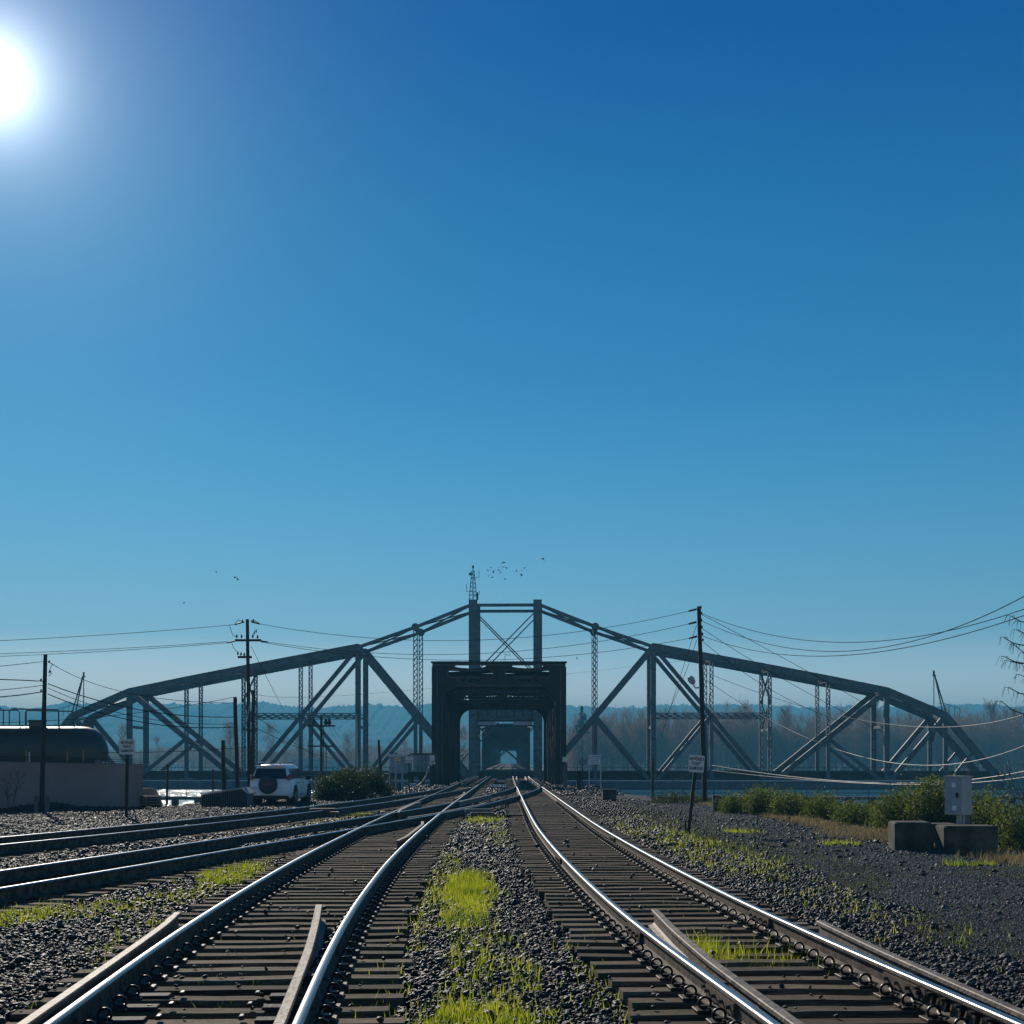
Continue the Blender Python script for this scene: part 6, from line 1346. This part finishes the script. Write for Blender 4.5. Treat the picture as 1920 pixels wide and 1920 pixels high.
SG = [('lone yellowish tree showing between the left truss posts over the wall end', 231, 1361, 640, 5.2, M_twigo, 120), ('ochre tree behind the cluster of left poles', 432, 1360, 600, 6.2, M_twigo, 150),
 ('bare tree right of the tallest left pole above the car', 508, 1361, 620, 5, M_twig, 90), ('pale bare tree left of the crossarm pole', 560, 1376, 700, 6, M_twig, 90), ('bare tree between the crossarm pole and the heavy truss post', 653, 1378, 640, 5.5, M_twig, 110),
 ('small bare tree right of the heavy left truss post', 690, 1390, 700, 5, M_twig, 80), ('bare tree over the roof of the small hut', 760, 1392, 700, 5, M_twig, 80), ('small bare tree in the gap between wall and truss diagonal', 296, 1386, 760, 5, M_twig, 80), ('bare tree glimpsed left inside the portal', 866, 1368, 560, 4, M_twig, 90),
 ('bare tree seen low between the left truss posts', 385, 1392, 760, 5.5, M_twig, 80), ('bare tree behind the pale steel post', 535, 1388, 760, 5.5, M_twig, 80), ('bare crown rising higher than the wood beside the right laced posts', 1395, 1326, 600, 5, M_twig, 130),
 ('branchy bare crown above the wood between the right truss posts', 1475, 1334, 596, 5, M_twig, 140), ('tall brown crown at the right end above the wood', 1638, 1322, 598, 4.5, M_twig, 120), ('brown double crown above the wood near the right picture edge', 1858, 1324, 596, 5, M_twig, 120)]
for s_ in SG: single(*s_)
# far buildings and boats on the left
def far_building(label, px0, px1, ptop, Y, m_, roof, nw):
    a, b = P(px0, 1441, Y), P(px1, ptop, Y); T = thing('far_building', label, 'building', ((a.x+b.x)/2, Y, -6.6)); cx, w = (a.x+b.x)/2, b.x-a.x
    MB().box((cx, Y+6, (b.z-6.6)/2), (w, 12, b.z+6.6)).build('wall', m_, T); MB().box((cx, Y+6, b.z+.3), (w+1, 13, .6)).build('roof', roof, T)
    for k in range(nw): MB().box((cx-w/2+w*(k+.5)/nw, Y-.05, b.z-2.2), (w/nw*.5, .15, 1.3)).build('window', M_glass, T)
far_building('low hazy white building on the far bank between the left truss posts', 318, 352, 1433, 960, M_white, M_galv, 5)
far_building('long low grey-blue shed on the far bank right of the car', 548, 600, 1424, 900, M_corr, M_hut, 6)
far_building('pale low building on the far bank behind the crossarm pole', 612, 652, 1427, 900, M_hut, M_galv, 4)
for (px, lb) in ((333, 'white moored boat on the far left water'), (352, 'second white boat right of the first on the far water'), (372, 'small white boat farthest right of the moored ones')):
    q = P(px, 1436, 900); T = thing('moored_boat', lb, 'boat', (q.x, 900, -9)); z = -6.6
    MB().loft([[Vector((q.x+a*4.5*k, 900+b*1.5, -9.1+c*(2.4+.6*abs(k)))) for (b, c) in ((-.6, 0), (.6, 0), (1, 1), (-1, 1))] for a, k in ((-1, 1), (0, 1), (1, 1))]).build('hull', M_white, T); MB().box((q.x-.5, 900, z+1.3), (4, 2, 2)).build('cabin', M_signw, T)

# ------------------------------------------------------------------ birds
def bird_mesh(fl, sp):
    m = MB(); m.tube([(-.0, -.22, 0), (0, -.1, .01), (0, .05, 0), (0, .18, .02), (0, .26, .01)], [.02, .06, .075, .045, .012], 6)
    for s_ in (-1, 1): m.raw([(s_*.04, -.08, .02), (s_*.04, .10, .02), (s_*sp*.5, .06, .02+fl*.5), (s_*sp, -.06, .02+fl), (s_*sp*.5, -.09, .02+fl*.45), (s_*.04, 0, .0)], [(0, 1, 2, 4), (4, 2, 3), (0, 5, 1)])
    m.raw([(-.03, -.2, 0), (.03, -.2, 0), (.06, -.36, 0), (-.06, -.36, 0)], [(0, 1, 2, 3)]); return m.mesh('bird', M_bird)
BM = [bird_mesh(.22, .38), bird_mesh(-.15, .42), bird_mesh(.4, .2), bird_mesh(.05, .5)]
for i, (x, y, s_) in enumerate([(915, 1070, 1), (920, 1064, .8), (925, 1073, 1), (916, 1080, .8), (923, 1083, 1), (934.5, 1069, 1.4), (935.5, 1064, .8), (938.5, 1074, 1.3), (943.5, 1063.5, 1.2), (945, 1054.5, 1.6), (950, 1065, 1.2), (947, 1086, 1), (968.5, 1071, .8), (978, 1070, 1), (978, 1079, 1.1), (983, 1065, .8)]):
    o = link('bird', BM[i % 4]); o.location = P(x, y, 175+(i*37 % 23)); o.rotation_euler = (random.uniform(-.3, .5), random.uniform(-.6, .6), random.uniform(0, 6)); o.scale = (s_*.72,)*3
    tag(o, 'small dark bird in the flock flying over the middle of the bridge', 'bird', 'flock over the bridge')
for (x, y, s_, lb) in ((1017.5, 1047.5, 1.3, 'single bird highest of all, up right of the flock'), (406, 1073, .9, 'single small bird over the left pole, highest on the left'), (440.5, 1083, 1, 'left bird of the close pair above the tallest left pole'), (446, 1087, .9, 'right bird of the close pair above the tallest left pole'), (345, 1130, .9, 'lone gliding bird low over the left truss'), (1082, 1235, 1, 'bird flying inside the right part of the swing span')):
    o = link('bird', BM[int(x) % 4]); o.location = P(x, y, 180); o.rotation_euler = (.3, random.uniform(-.5, .5), random.uniform(0, 6)); o.scale = (s_*.8,)*3; tag(o, lb, 'bird')

# ------------------------------------------------------------------ haze
hm = bpy.data.materials.new('haze'); hm.use_nodes = True; t = hm.node_tree; t.nodes.clear(); ov = N(t, 'ShaderNodeOutputMaterial'); pv_ = N(t, 'ShaderNodeVolumePrincipled')
pv_.inputs['Color'].default_value = (0.16, 0.68, 1.0, 1); pv_.inputs['Density'].default_value = 0.00050; pv_.inputs['Anisotropy'].default_value = 0.0; lk(t, pv_.outputs[0], ov.inputs['Volume'])
MBh = MB(); MBh.box((0, 1930, 66.5), (5900, 4120, 157)); tag(MBh.build('haze', hm), 'pale blue haze filling the air over the river', 'haze', kind='stuff')
